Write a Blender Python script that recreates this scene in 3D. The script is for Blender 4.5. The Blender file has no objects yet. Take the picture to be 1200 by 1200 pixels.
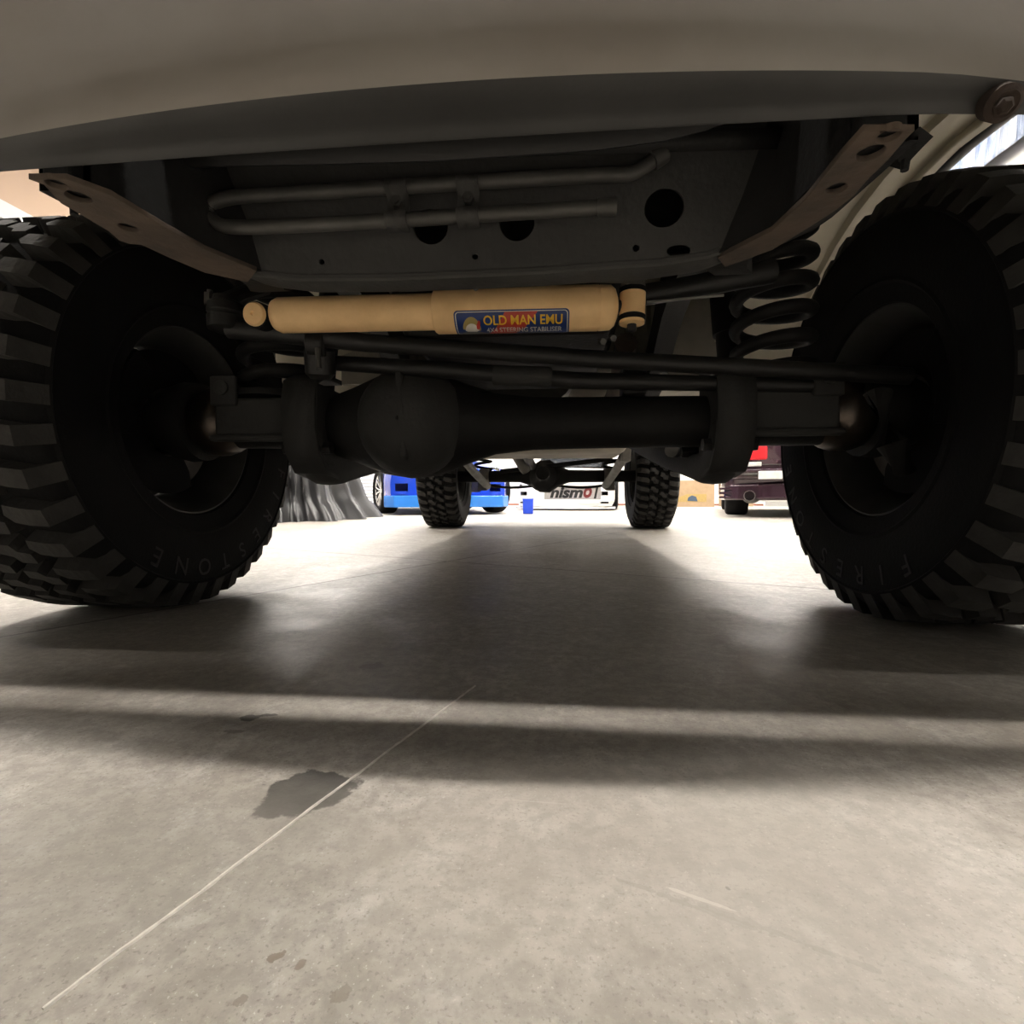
import bpy, bmesh, math, random
from mathutils import Vector, Matrix, noise
random.seed(7)
PI = math.pi
sc = bpy.context.scene
COL = sc.collection
V = Vector

# ------------------------------------------------------------------ camera, world, exposure
CAM = V((0.092, 0.0, 0.24))
YAW = math.radians(5.1)            # looking slightly to the left
PITCH = math.atan(18 / 600.0)      # looking slightly down
FW = V((-math.sin(YAW) * math.cos(PITCH), math.cos(YAW) * math.cos(PITCH), -math.sin(PITCH)))
RT = V((math.cos(YAW), math.sin(YAW), 0))
UP = RT.cross(FW)
cd = bpy.data.cameras.new('camera'); cam = bpy.data.objects.new('camera', cd); COL.objects.link(cam)
cd.sensor_width = 36; cd.lens = 18; cd.clip_start = 0.02; cd.clip_end = 100
cam.matrix_world = Matrix((( RT.x, UP.x, -FW.x, CAM.x), (RT.y, UP.y, -FW.y, CAM.y), (RT.z, UP.z, -FW.z, CAM.z), (0, 0, 0, 1)))
sc.camera = cam
w = bpy.data.worlds.new('world'); sc.world = w; w.use_nodes = True
w.node_tree.nodes['Background'].inputs[0].default_value = (0.75, 0.8, 0.9, 1)
w.node_tree.nodes['Background'].inputs[1].default_value = 0.05
vs = sc.view_settings
vs.view_transform = 'Standard'; vs.look = 'None'; vs.gamma = 1; vs.use_curve_mapping = False
vs.exposure = 0.0
sc.cycles.max_bounces = 7; sc.cycles.diffuse_bounces = 5; sc.cycles.glossy_bounces = 3; sc.cycles.transmission_bounces = 2; sc.cycles.caustics_reflective = False; sc.cycles.caustics_refractive = False
LAMP = 30.0                        # brightness of the ceiling lamps

# hanging lamps: (x, y, z, length along x, length along y, strength factor)
LAMPS = [(-3.9, -0.17, 5.6, 2.4, .12, 2.6), (0.1, -0.17, 5.6, 2.8, .12, 10.), (4.0, -0.17, 5.6, 2.2, .12, 2.6),
         (-3.9, 3.3, 5.2, .25, 2.2, 7.), (3.9, 3.3, 5.2, .25, 2.2, 7.),  # side pair added to brighten the floor outside the tyres
         (-4.6, 7.6, 5.0, 2.4, .3, 5.), (-0.4, 7.6, 5.0, 2.4, .3, 6.5), (3.6, 7.6, 5.0, 2.4, .3, 5.),
         (-5.2, 11.4, 4.9, 1.6, .3, 13), (-0.4, 11.4, 5.0, 2.4, .3, 6), (4.2, 11.4, 4.9, 1.6, .3, 13)]
ROOM = dict(x0=-7.0, x1=5.6, y0=-5.5, y1=14.2, h=6.4)


def ray(px, py):
    return FW + RT * ((px - 600) / 600.0) + UP * ((600 - py) / 600.0)


def at(px, py, Y):                 # point of the plane y = Y seen at a pixel of the photograph
    d = ray(px, py); return CAM + d * ((Y - CAM.y) / d.y)


def atz(px, py, z=0.0):            # point of the plane z seen at a pixel of the photograph
    d = ray(px, py); return CAM + d * ((z - CAM.z) / d.z)


# ------------------------------------------------------------------ materials
MATS = {}


def nd(nt, typ, **kw):
    n = nt.nodes.new(typ)
    for k, v in kw.items():
        if k in n.inputs.keys(): n.inputs[k].default_value = v
        else: setattr(n, k, v)
    return n


def mat(name, col, rough=.6, metal=0., var=.25, scale=6., bump=0., bscale=60., col2=None, spec=None, detail=6., emit=None, alpha=None, coat=0.):
    m = bpy.data.materials.new(name); m.use_nodes = True; nt = m.node_tree
    b = nt.nodes['Principled BSDF']
    b.inputs['Roughness'].default_value = rough; b.inputs['Metallic'].default_value = metal
    if spec is not None: b.inputs['Specular IOR Level'].default_value = spec
    if coat: b.inputs['Coat Weight'].default_value = coat
    c1 = V(col); c2 = V(col2) if col2 else c1 * (1 - var)
    tc = nt.nodes.new('ShaderNodeTexCoord')
    n = nd(nt, 'ShaderNodeTexNoise', Scale=scale, Detail=detail, Roughness=.6)
    nt.links.new(tc.outputs['Object'], n.inputs['Vector'])
    r = nt.nodes.new('ShaderNodeValToRGB')
    r.color_ramp.elements[0].position = .35; r.color_ramp.elements[1].position = .68
    r.color_ramp.elements[0].color = (*c2, 1); r.color_ramp.elements[1].color = (*c1, 1)
    nt.links.new(n.outputs['Fac'], r.inputs['Fac'])
    nt.links.new(r.outputs['Color'], b.inputs['Base Color'])
    if bump:
        n2 = nd(nt, 'ShaderNodeTexNoise', Scale=bscale, Detail=4.)
        nt.links.new(tc.outputs['Object'], n2.inputs['Vector'])
        bp = nd(nt, 'ShaderNodeBump', Strength=bump, Distance=.004)
        nt.links.new(n2.outputs['Fac'], bp.inputs['Height'])
        nt.links.new(bp.outputs['Normal'], b.inputs['Normal'])
    if emit:
        b.inputs['Emission Color'].default_value = (*emit[0], 1); b.inputs['Emission Strength'].default_value = emit[1]
    if alpha is not None: b.inputs['Alpha'].default_value = alpha
    MATS[name] = m
    return m


mat('underbody', (.032, .032, .031), .75, 0, .35, 9, .3, 120)
mat('underbody_grey', (.055, .054, .051), .7, 0, .4, 12, .3, 140)
mat('chassis_black', (.012, .012, .012), .65, 0, .4, 14, .25, 120, spec=.3)
mat('rod_steel', (.019, .019, .019), .5, .2, .4, 20, .2, 90)
mat('pipe_steel', (.085, .083, .077), .5, .3, .4, 22, .2, 90)
mat('rusty_rail', (.105, .076, .055), .85, 0, 0, 14, .35, 110, col2=(.055, .042, .033))
mat('rust', (.045, .027, .019), .9, 0, 0, 40, .4, 110, col2=(.025, .017, .012))
mat('bumper', (.25, .236, .217), .5, 0, 0, 2.6, .03, 160, col2=(.195, .172, .148))  # browner second tone puts brownish reflections into the bumper colour
mat('bumper_roll', (.040, .040, .039), .55, 0, .3, 9, .05, 120)
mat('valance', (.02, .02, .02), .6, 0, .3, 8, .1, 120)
mat('damper', (.93, .64, .33), .5, 0, 0, 16, .08, 160, col2=(.80, .53, .26), spec=.3)
mat('rubber', (.0065, .0065, .007), .8, 0, .3, 10, .25, 150, spec=.2)
mat('tread', (.036, .0345, .032), .85, 0, .4, 25, .35, 120)
mat('rubber_letter', (.012, .012, .012), .7, 0, .3, 10)
mat('rim_steel', (.07, .07, .068), .55, .4, .4, 10)
mat('brake_steel', (.12, .11, .10), .5, .6, .5, 18)
mat('swivel', (.12, .10, .085), .3, .9, .5, 18)
mat('alloy', (.62, .60, .56), .35, .9, .25, 12)
mat('cast_grey', (.24, .235, .22), .6, .3, .35, 14, .2, 90)
mat('cream', (.85, .80, .68), .5, 0, 0, 5, .1, 60, col2=(.72, .67, .55))
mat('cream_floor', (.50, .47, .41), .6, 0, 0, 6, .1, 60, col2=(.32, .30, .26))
mat('glass_dark', (.015, .017, .02), .08, 0, .1, 3)
mat('chrome', (.75, .75, .75), .12, 1, .1, 6)
mat('black_plastic', (.02, .02, .02), .5, 0, .3, 20)
mat('blue_paint', (.012, .065, .62), .22, 0, .1, 2, coat=.6)
mat('light_blue_paint', (.03, .24, .80), .25, 0, .1, 2, coat=.6)
mat('white_paint', (.82, .82, .80), .3, 0, .05, 2, coat=.4)
mat('plum_paint', (.050, .020, .036), .2, .25, .2, 2, coat=.8)
mat('grille_grey', (.28, .28, .29), .5, .3, .3, 60)
mat('intercooler_silver', (.55, .53, .52), .5, .2, .2, 40)
mat('mesh_black', (.012, .012, .013), .6, 0, .3, 50)
mat('tail_red', (.75, .03, .04), .2, 0, .15, 8)
mat('plate', (.80, .80, .78), .4, 0, .15, 20)
mat('box_blue', (.02, .08, .72), .4, 0, .1, 8)
mat('cardboard', (.34, .24, .145), .8, 0, .15, 8)
mat('print_yellow', (.36, .25, .08), .6, 0, .2, 30)
mat('print_blue', (.04, .07, .12), .6, 0, .3, 40)
mat('cloth', (.015, .015, .0165), .4, 0, .3, 9, .15, 260)
mat('wall_white', (.80, .80, .78), .7, 0, .06, 1.5)
mat('wall_cream', (.26, .18, .12), .75, 0, .06, 1.5)
mat('ceiling_dark', (.10, .10, .10), .8, 0, .05, 1)
mat('door_slat', (.66, .67, .70), .5, 0, .06, 3)
mat('wall_pale', (.34, .34, .33), .75, 0, .06, 1.5)
mat('wall_grey', (.12, .12, .115), .75, 0, .1, 1.5)
mat('lamp_housing', (.7, .7, .7), .5, 0, .05, 5)
mat('sticker_blue', (.010, .035, .16), .35, 0, .15, 60)
mat('sticker_red', (.52, .05, .03), .35, 0, .2, 60)
mat('sticker_yellow', (.85, .52, .04), .35, 0, .15, 60)
mat('sticker_white', (.68, .66, .60), .35, 0, .15, 60)
mat('sticker_grey', (.16, .16, .155), .4, 0, .2, 60)
mat('sticker_olive', (.36, .29, .10), .4, 0, .2, 60)
mat('nismo_black', (.012, .012, .012), .5, 0, .1, 10)
mat('nismo_red', (.15, .012, .012), .5, 0, .1, 10)
mat('chalk', (.74, .71, .65), .9, 0, .25, 120, .4, 200)
mat('red_paint', (.25, .09, .06), .5, 0, .2, 10)


def floor_material():
    m = bpy.data.materials.new('concrete'); m.use_nodes = True; nt = m.node_tree; L = nt.links.new
    b = nt.nodes['Principled BSDF']
    tc = nt.nodes.new('ShaderNodeTexCoord'); P = tc.outputs['Object']

    def noise_(scale, detail=8., rough=.6, dist=0., vec=None):
        n = nd(nt, 'ShaderNodeTexNoise', Scale=scale, Detail=detail, Roughness=rough, Distortion=dist)
        L(vec or P, n.inputs['Vector']); return n.outputs['Fac']

    def math_(op, a, b_=None, c=None, clamp=False):
        n = nt.nodes.new('ShaderNodeMath'); n.operation = op; n.use_clamp = clamp
        for i, x in enumerate((a, b_, c)):
            if x is None: continue
            if isinstance(x, (int, float)): n.inputs[i].default_value = x
            else: L(x, n.inputs[i])
        return n.outputs[0]

    def mapr(v, a, b_, c=0., d=1.):
        n = nt.nodes.new('ShaderNodeMapRange'); n.interpolation_type = 'SMOOTHSTEP'
        L(v, n.inputs[0]); n.inputs[1].default_value = a; n.inputs[2].default_value = b_
        n.inputs[3].default_value = c; n.inputs[4].default_value = d; return n.outputs[0]

    def mix(f, c1, c2, mode='MIX'):
        n = nt.nodes.new('ShaderNodeMix'); n.data_type = 'RGBA'; n.blend_type = mode
        if isinstance(f, (int, float)): n.inputs[0].default_value = f
        else: L(f, n.inputs[0])
        for i, x in ((6, c1), (7, c2)):
            if isinstance(x, tuple): n.inputs[i].default_value = (*x, 1)
            else: L(x, n.inputs[i])
        return n.outputs[2]
    sep = nt.nodes.new('ShaderNodeSeparateXYZ'); L(P, sep.inputs[0]); X, Y = sep.outputs[0], sep.outputs[1]
    big = noise_(2.1, 7, .62, .4); mid = noise_(7.5, 8, .65, .6); fine = noise_(70, 6, .7); grit = noise_(330, 3, .6)
    col = mix(mapr(big, .36, .66), (.355, .325, .285), (.50, .475, .430))
    col = mix(mapr(mid, .50, .72, 0, .55), col, (.57, .55, .51))
    col = mix(mapr(mid, .28, .43, .45, 0), col, (.265, .240, .205))
    m2 = noise_(24, 8, .7, .3); col = mix(mapr(m2, .33, .55, .55, 0), col, (.27, .245, .21)); col = mix(mapr(m2, .53, .70, 0, .5), col, (.60, .585, .55))
    col = mix(mapr(fine, .38, .60, .55, 0), col, (.22, .20, .175))
    col = mix(mapr(grit, .32, .44, .75, 0), col, (.20, .18, .155))
    col = mix(mapr(grit, .62, .72, 0, .5), col, (.74, .72, .67))
    # long trowel marks / scuffs
    mp = nt.nodes.new('ShaderNodeMapping'); mp.inputs['Rotation'].default_value = (0, 0, .5); mp.inputs['Scale'].default_value = (3.2, 26, 1); L(P, mp.inputs[0])
    sw = noise_(1.0, 7, .7, 1.2, mp.outputs[0])
    col = mix(mapr(sw, .56, .74, 0, .32), col, (.25, .23, .205))
    mp2 = nt.nodes.new('ShaderNodeMapping'); mp2.inputs['Rotation'].default_value = (0, 0, -.9); mp2.inputs['Scale'].default_value = (2.0, 60, 1); L(P, mp2.inputs[0])
    sw2 = noise_(1.3, 4, .6, .8, mp2.outputs[0])
    col = mix(mapr(sw2, .70, .76, 0, .3), col, (.70, .68, .63))
    # circular trowel swirls
    for cx, cy, rs in ((.9, 2.2, .12), (-1.3, 1.4, .10), (.2, .3, .08)):
        mpw = nt.nodes.new('ShaderNodeMapping'); mpw.vector_type = 'TEXTURE'; mpw.inputs['Location'].default_value = (cx, cy, 0); L(P, mpw.inputs[0])
        wv = nd(nt, 'ShaderNodeTexWave', Scale=3.5, Distortion=9., Detail=5.); wv.wave_type = 'RINGS'; wv.rings_direction = 'Z'; wv.inputs['Detail Scale'].default_value = 2.2; L(mpw.outputs[0], wv.inputs['Vector'])
        col = mix(math_('MULTIPLY', mapr(wv.outputs['Fac'], .55, 1.), math_('MULTIPLY', mapr(big, .4, .6), rs * 2.4)), col, (.25, .23, .20))
    rough = mapr(mid, .3, .7, .42, .58)
    # joints sawn into the slab

    def line(p, q, width, infinite=True):
        d = (q - p); d.z = 0; d.normalize(); nx, ny = -d.y, d.x
        s = math_('MULTIPLY_ADD', X, nx, math_('MULTIPLY_ADD', Y, ny, -(nx * p.x + ny * p.y)))
        s = math_('ADD', s, math_('MULTIPLY_ADD', fine, .004, -.002))
        return mapr(math_('ABSOLUTE', s), width * .4, width, 1., 0.)
    j1 = line(atz(335, 690), atz(600, 645), .007); j2 = line(atz(500, 656), atz(960, 690), .007)
    col = mix(math_('MULTIPLY', math_('MAXIMUM', j1, j2), .75), col, (.07, .06, .05))

    def blob(px, py, rx, ry, rot, col_, strength, edge=.25, wob=.9, ns=None, sharp=.18):
        nonlocal col
        c = atz(px, py)
        mp = nt.nodes.new('ShaderNodeMapping'); mp.vector_type = 'TEXTURE'
        mp.inputs['Location'].default_value = (c.x, c.y, 0); mp.inputs['Rotation'].default_value = (0, 0, rot); mp.inputs['Scale'].default_value = (rx, ry, 1)
        L(P, mp.inputs[0])
        ln = nt.nodes.new('ShaderNodeVectorMath'); ln.operation = 'LENGTH'; L(mp.outputs[0], ln.inputs[0])
        dd = math_('ADD', ln.outputs['Value'], math_('MULTIPLY_ADD', noise_(ns or 16, 5, .6), wob, -wob * .5))
        f = mapr(dd, 1 - sharp, 1.02, strength, 0.)
        col = mix(f, col, col_); return f
    wet = blob(360, 927, .037, .034, .1, (.045, .042, .037), .93, ns=26, wob=1.9, sharp=.14)
    blob(294, 841, 0.0111, 0.0078, .1, (.045, .042, .036), .85, ns=60, wob=2.6)
    blob(316, 838, 0.0104, 0.0039, .1, (.06, .055, .045), .8, ns=60, wob=2.6)
    blob(275, 857, 0.0117, 0.0052, .1, (.13, .12, .1), .6, ns=60, wob=2.6)
    blob(325, 1121, 0.0052, 0.0026, .5, (.15, .12, .08), .8, ns=150, wob=2.9)
    blob(352, 1130, 0.0026, 0.0033, .5, (.15, .12, .08), .7, ns=150, wob=2.6)
    blob(398, 1165, 0.0052, 0.0039, .5, (.17, .15, .12), .6, ns=150, wob=3.1)
    blob(282, 1173, 0.0033, 0.0026, .5, (.17, .15, .12), .6, ns=150, wob=3.1)
    blob(438, 780, 0.0195, 0.0130, .5, (.15, .14, .12), .6, ns=50, wob=3.1)
    blob(853, 1041, 0.0014, 0.0020, .5, (.05, .045, .04), .9, ns=100, wob=1.0)
    blob(820, 1065, .05, .0022, -.42, (.16, .14, .12), .45, ns=90, wob=4.2)
    blob(900, 1090, .055, .0024, -.42, (.16, .14, .12), .45, ns=90, wob=4.2)
    blob(825, 1055, 0.0195, 0.0013, -.4, (.75, .72, .66), .6, ns=60, wob=3.1)
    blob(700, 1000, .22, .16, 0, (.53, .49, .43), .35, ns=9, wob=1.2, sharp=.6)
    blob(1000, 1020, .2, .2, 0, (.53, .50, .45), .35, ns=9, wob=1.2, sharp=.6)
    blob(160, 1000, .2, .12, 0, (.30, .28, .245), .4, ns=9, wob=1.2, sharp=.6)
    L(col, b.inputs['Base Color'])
    L(math_('MULTIPLY_ADD', wet, -.06, rough), b.inputs['Roughness'])
    bp = nd(nt, 'ShaderNodeBump', Strength=.25, Distance=.003)
    h = math_('ADD', math_('MULTIPLY', fine, .6), math_('ADD', math_('MULTIPLY', mid, 2.0), math_('MULTIPLY', math_('MAXIMUM', j1, j2), -2.)))
    L(h, bp.inputs['Height']); L(bp.outputs['Normal'], b.inputs['Normal'])
    b.inputs['Specular IOR Level'].default_value = .5
    MATS['concrete'] = m


floor_material()


def foil_material():
    m = bpy.data.materials.new('foil_sheeting'); m.use_nodes = True; nt = m.node_tree; L = nt.links.new
    b = nt.nodes['Principled BSDF']; tc = nt.nodes.new('ShaderNodeTexCoord')
    mp = nt.nodes.new('ShaderNodeMapping'); mp.inputs['Scale'].default_value = (1, 3.2, .55); L(tc.outputs['Object'], mp.inputs[0])
    n = nd(nt, 'ShaderNodeTexNoise', Scale=2.4, Detail=7., Roughness=.65, Distortion=1.0); L(mp.outputs[0], n.inputs['Vector'])
    r = nt.nodes.new('ShaderNodeValToRGB'); e = r.color_ramp.elements
    e[0].position = .36; e[0].color = (.16, .22, .36, 1); e[1].position = .62; e[1].color = (.46, .50, .58, 1)
    L(n.outputs['Fac'], r.inputs['Fac']); L(r.outputs['Color'], b.inputs['Base Color'])
    b.inputs['Metallic'].default_value = .35; b.inputs['Roughness'].default_value = .35
    bp = nd(nt, 'ShaderNodeBump', Strength=.8, Distance=.15); L(n.outputs['Fac'], bp.inputs['Height']); L(bp.outputs['Normal'], b.inputs['Normal'])
    MATS['foil_sheeting'] = m


foil_material()

# ------------------------------------------------------------------ building helpers
WM = {}                            # world matrix of every object made here


class MB:
    """collects shapes in one bmesh"""
    def __init__(s): s.bm = bmesh.new()

    def face(s, vs):
        try: return s.bm.faces.new(vs)
        except ValueError: return None

    def box(s, c, size, M=None, taper=None):
        c = V(c); a = V(size) / 2; vs = []
        for z in (-1, 1):
            for y in (-1, 1):
                for x in (-1, 1):
                    p = V((x * a.x, y * a.y, z * a.z))
                    if taper and z > 0: p.x *= taper; p.y *= taper
                    if M: p = M @ p
                    vs.append(s.bm.verts.new(c + p))
        for f in ((0, 2, 3, 1), (4, 5, 7, 6), (0, 1, 5, 4), (2, 6, 7, 3), (0, 4, 6, 2), (1, 3, 7, 5)): s.face([vs[i] for i in f])
        return s

    def span(s, lo, hi):
        lo = V(lo); hi = V(hi); return s.box((lo + hi) / 2, hi - lo)

    def ring(s, c, ax, r, n, ref=None, ry=None):
        ax = V(ax).normalized(); ref = V(ref) if ref else (V((0, 0, 1)) if abs(ax.z) < .9 else V((0, 1, 0)))
        u = ref.cross(ax).normalized(); v = ax.cross(u)
        return [s.bm.verts.new(V(c) + u * (math.cos(2 * PI * k / n) * r) + v * (math.sin(2 * PI * k / n) * (ry or r))) for k in range(n)]

    def bridge(s, a, b):
        n = len(a)
        for k in range(n): s.face([a[k], a[(k + 1) % n], b[(k + 1) % n], b[k]])

    def tube(s, pts, r, n=12, caps=True, ref=None):
        pts = [V(p) for p in pts]; R = r if isinstance(r, (list, tuple)) else [r] * len(pts); rings = []
        for i, p in enumerate(pts):
            d = (pts[min(i + 1, len(pts) - 1)] - pts[max(i - 1, 0)])
            rings.append(s.ring(p, d, R[i], n, ref))
        for a, b in zip(rings, rings[1:]): s.bridge(a, b)
        if caps: s.face(rings[0][::-1]); s.face(rings[-1])
        return s

    def lathe(s, prof, c=(0, 0, 0), ax=(1, 0, 0), n=48, caps=False, a0=0., a1=2 * PI):
        """prof: (offset along the axis, radius)"""
        ax = V(ax).normalized(); ref = V((0, 0, 1)) if abs(ax.z) < .9 else V((0, 1, 0))
        u = ref.cross(ax).normalized(); v = ax.cross(u); rings = []
        full = abs(a1 - a0 - 2 * PI) < 1e-6; m = n if full else n + 1
        for o, r in prof:
            rings.append([s.bm.verts.new(V(c) + ax * o + u * (math.cos(a0 + (a1 - a0) * k / n) * r) + v * (math.sin(a0 + (a1 - a0) * k / n) * r)) for k in range(m)])
        for a, b in zip(rings, rings[1:]):
            for k in range(n): s.face([a[k], a[(k + 1) % m], b[(k + 1) % m], b[k]])
        if caps and full: s.face(rings[0][::-1]); s.face(rings[-1])
        return s

    def sphere(s, c, r, sc_=(1, 1, 1), n=20, m=12):
        rings = []
        for i in range(1, m):
            t = PI * i / m
            rings.append([s.bm.verts.new(V(c) + V((r * math.sin(t) * math.cos(2 * PI * k / n) * sc_[0], r * math.sin(t) * math.sin(2 * PI * k / n) * sc_[1], r * math.cos(t) * sc_[2]))) for k in range(n)])
        for a, b in zip(rings, rings[1:]): s.bridge(a, b)
        top = s.bm.verts.new(V(c) + V((0, 0, r * sc_[2]))); bot = s.bm.verts.new(V(c) - V((0, 0, r * sc_[2])))
        for k in range(n): s.face([top, rings[0][(k + 1) % n], rings[0][k]]); s.face([bot, rings[-1][k], rings[-1][(k + 1) % n]])
        return s

    def prism(s, poly, d):
        """poly: 3-D points of a flat outline, d: extrusion vector"""
        d = V(d); a = [s.bm.verts.new(V(p)) for p in poly]; b = [s.bm.verts.new(V(p) + d) for p in poly]
        s.face(a[::-1]); s.face(b); s.bridge(a, b); return s

    def strip(s, rows, closed=False):
        """rows: lists of points of equal length, bridged into a sheet"""
        R = [[s.bm.verts.new(V(p)) for p in r] for r in rows]
        for a, b in zip(R, R[1:]):
            m = len(a)
            for k in range(m if closed else m - 1): s.face([a[k], a[(k + 1) % m], b[(k + 1) % m], b[k]])
        return s

    def add(s, me, M=None):
        n0 = len(s.bm.verts); s.bm.from_mesh(me); s.bm.verts.ensure_lookup_table()
        if M:
            for v in s.bm.verts[n0:]: v.co = M @ v.co
        return s

    def mesh(s, name, smooth=35):
        bmesh.ops.recalc_face_normals(s.bm, faces=s.bm.faces[:])
        me = bpy.data.meshes.new(name); s.bm.to_mesh(me); s.bm.free()
        if smooth:
            for p in me.polygons: p.use_smooth = True
            me.set_sharp_from_angle(angle=math.radians(smooth))
        return me

    def build(s, name, m, parent=None, smooth=35, M=None, bevel=0., thick=0., sub=0, rest=False):
        return link(name, s.mesh(name, smooth), m, parent, M, bevel, thick, sub)


def link(name, me, m, parent=None, M=None, bevel=0., thick=0., sub=0):
    if not me.materials: me.materials.append(MATS[m])
    o = bpy.data.objects.new(name, me); COL.objects.link(o)
    place(o, parent, M)
    if thick:
        k = o.modifiers.new('thickness', 'SOLIDIFY'); k.thickness = thick; k.offset = 0
    if bevel:
        k = o.modifiers.new('bevel', 'BEVEL'); k.width = bevel; k.segments = 2; k.limit_method = 'ANGLE'; k.angle_limit = math.radians(40)
    if sub:
        k = o.modifiers.new('subdivision', 'SUBSURF'); k.levels = sub; k.render_levels = sub
    return o


def place(o, parent=None, M=None):
    """M is the object's matrix in world space (identity: the mesh is in world coordinates)"""
    M = M or Matrix.Identity(4)
    o.matrix_basis = M; WM[o.name] = M.copy()
    if parent:
        o.parent = parent; o.matrix_parent_inverse = WM[parent.name].inverted()


def thing(name, label, cat, loc=(0, 0, 0), rotz=0., group=None):
    o = bpy.data.objects.new(name, None); COL.objects.link(o); o.empty_display_size = .2
    place(o, None, Matrix.Translation(V(loc)) @ Matrix.Rotation(rotz, 4, 'Z'))
    tag(o, label, cat, group); return o


def tag(o, label, cat=None, group=None, kind=None):
    o['label'] = label
    if cat: o['category'] = cat
    if group: o['group'] = group
    if kind: o['kind'] = kind
    return o


def lab(o, label): o['label'] = label; return o


def bake(o, keep_mat=True):
    """mesh of an object with its modifiers applied; the object is removed"""
    dg = bpy.context.evaluated_depsgraph_get(); dg.update()
    me = bpy.data.meshes.new_from_object(o.evaluated_get(dg))
    return me


def flat(outline, holes=(), depth=.004, bev=0.):
    """plate in its own xy plane with real holes, extruded along z"""
    cu = bpy.data.curves.new('plate', 'CURVE'); cu.dimensions = '2D'; cu.fill_mode = 'BOTH'; cu.extrude = depth / 2; cu.bevel_depth = bev
    for loop in (outline, *holes):
        sp = cu.splines.new('POLY'); sp.points.add(len(loop) - 1); sp.use_cyclic_u = True
        for p, q in zip(sp.points, loop): p.co = (q[0], q[1], 0, 1)
    o = bpy.data.objects.new('plate', cu); COL.objects.link(o)
    me = bake(o); bpy.data.objects.remove(o); bpy.data.curves.remove(cu); me.materials.clear()
    return me


def circ(cx, cy, rx, ry=None, n=24): return [(cx + math.cos(2 * PI * k / n) * rx, cy + math.sin(2 * PI * k / n) * (ry or rx)) for k in range(n)]


def text(body, size, extrude=0., shear=0., offset=0., space=1.):
    cu = bpy.data.curves.new('lettering', 'FONT'); cu.body = body; cu.size = size; cu.extrude = extrude
    cu.align_x = 'CENTER'; cu.align_y = 'CENTER'; cu.shear = shear; cu.offset = offset; cu.space_character = space; cu.resolution_u = 4
    o = bpy.data.objects.new('lettering', cu); COL.objects.link(o)
    me = bake(o); bpy.data.objects.remove(o); bpy.data.curves.remove(cu); me.materials.clear()
    return me


def frame(o, x, y, z):
    return Matrix(((x[0], y[0], z[0], o[0]), (x[1], y[1], z[1], o[1]), (x[2], y[2], z[2], o[2]), (0, 0, 0, 1)))


def smoothpath(pts, k=6):
    """Catmull-Rom through the points"""
    pts = [V(p) for p in pts]; out = []
    for i in range(len(pts) - 1):
        p0 = pts[max(i - 1, 0)]; p1 = pts[i]; p2 = pts[i + 1]; p3 = pts[min(i + 2, len(pts) - 1)]
        for j in range(k):
            t = j / k; out.append(.5 * (2 * p1 + (p2 - p0) * t + (2 * p0 - 5 * p1 + 4 * p2 - p3) * t * t + (3 * p1 - p0 - 3 * p2 + p3) * t ** 3))
    return out + [pts[-1]]


# ------------------------------------------------------------------ the hall
def struct(name, mb, m, label, smooth=0, bevel=0.):
    o = mb.build(name, m, None, smooth, bevel=bevel); tag(o, label, 'structure', kind='structure'); return o


R_ = ROOM; T = .15
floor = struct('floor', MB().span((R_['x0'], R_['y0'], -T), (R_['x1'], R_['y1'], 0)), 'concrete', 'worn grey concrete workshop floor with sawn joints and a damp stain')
struct('ceiling', MB().span((R_['x0'], R_['y0'], R_['h']), (R_['x1'], R_['y1'], R_['h'] + T)), 'ceiling_dark', 'dark workshop ceiling high above the vehicles')
struct('wall_left', MB().span((R_['x0'] - T, R_['y0'], -T), (R_['x0'], R_['y1'], R_['h'])), 'wall_cream', 'cream wall glimpsed above the left front tyre')
struct('wall_right', MB().span((R_['x1'], R_['y0'], -T), (R_['x1'] + T, R_['y1'], R_['h'])), 'wall_pale', 'pale wall of the hall behind the plum car')
struct('wall_back', MB().span((R_['x0'], R_['y1'], -T), (R_['x1'], R_['y1'] + T, R_['h'])), 'wall_white', 'bright white far wall behind the parked cars')
struct('wall_front', MB().span((R_['x0'], R_['y0'] - T, -T), (R_['x1'], R_['y0'], R_['h'])), 'wall_grey', 'grey wall behind the photographer')
# white lower panelling on the left wall with a horizontal rail
struct('trim_1', MB().span((R_['x0'], R_['y0'] + .1, 0), (R_['x0'] + .03, R_['y1'] - .1, 4.02)).span((R_['x0'], R_['y0'] + .1, 3.78), (R_['x0'] + .06, R_['y1'] - .1, 3.84)), 'wall_pale', 'pale panelling on the lower left wall')
struct('baseboard_back', MB().span((R_['x0'] + 4, R_['y1'] - .02, 0.0), (R_['x1'] - .05, R_['y1'], .05)), 'red_paint', 'thin red strip along the foot of the far wall')
# roller door on the far wall
rd = struct('door_1', MB().span((-5.6, R_['y1'] - .05, 0), (-1.9, R_['y1'] - .01, 3.4)), 'door_slat', 'pale roller door in the far wall behind the blue car')
mb = MB()
for k in range(34):
    mb.tube([(-5.58, R_['y1'] - .055, .05 + k * .1), (-1.92, R_['y1'] - .055, .05 + k * .1)], .035, 8)
o = mb.build('slat_curtain', 'door_slat', rd, 40); o['kind'] = 'stuff'
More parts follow.
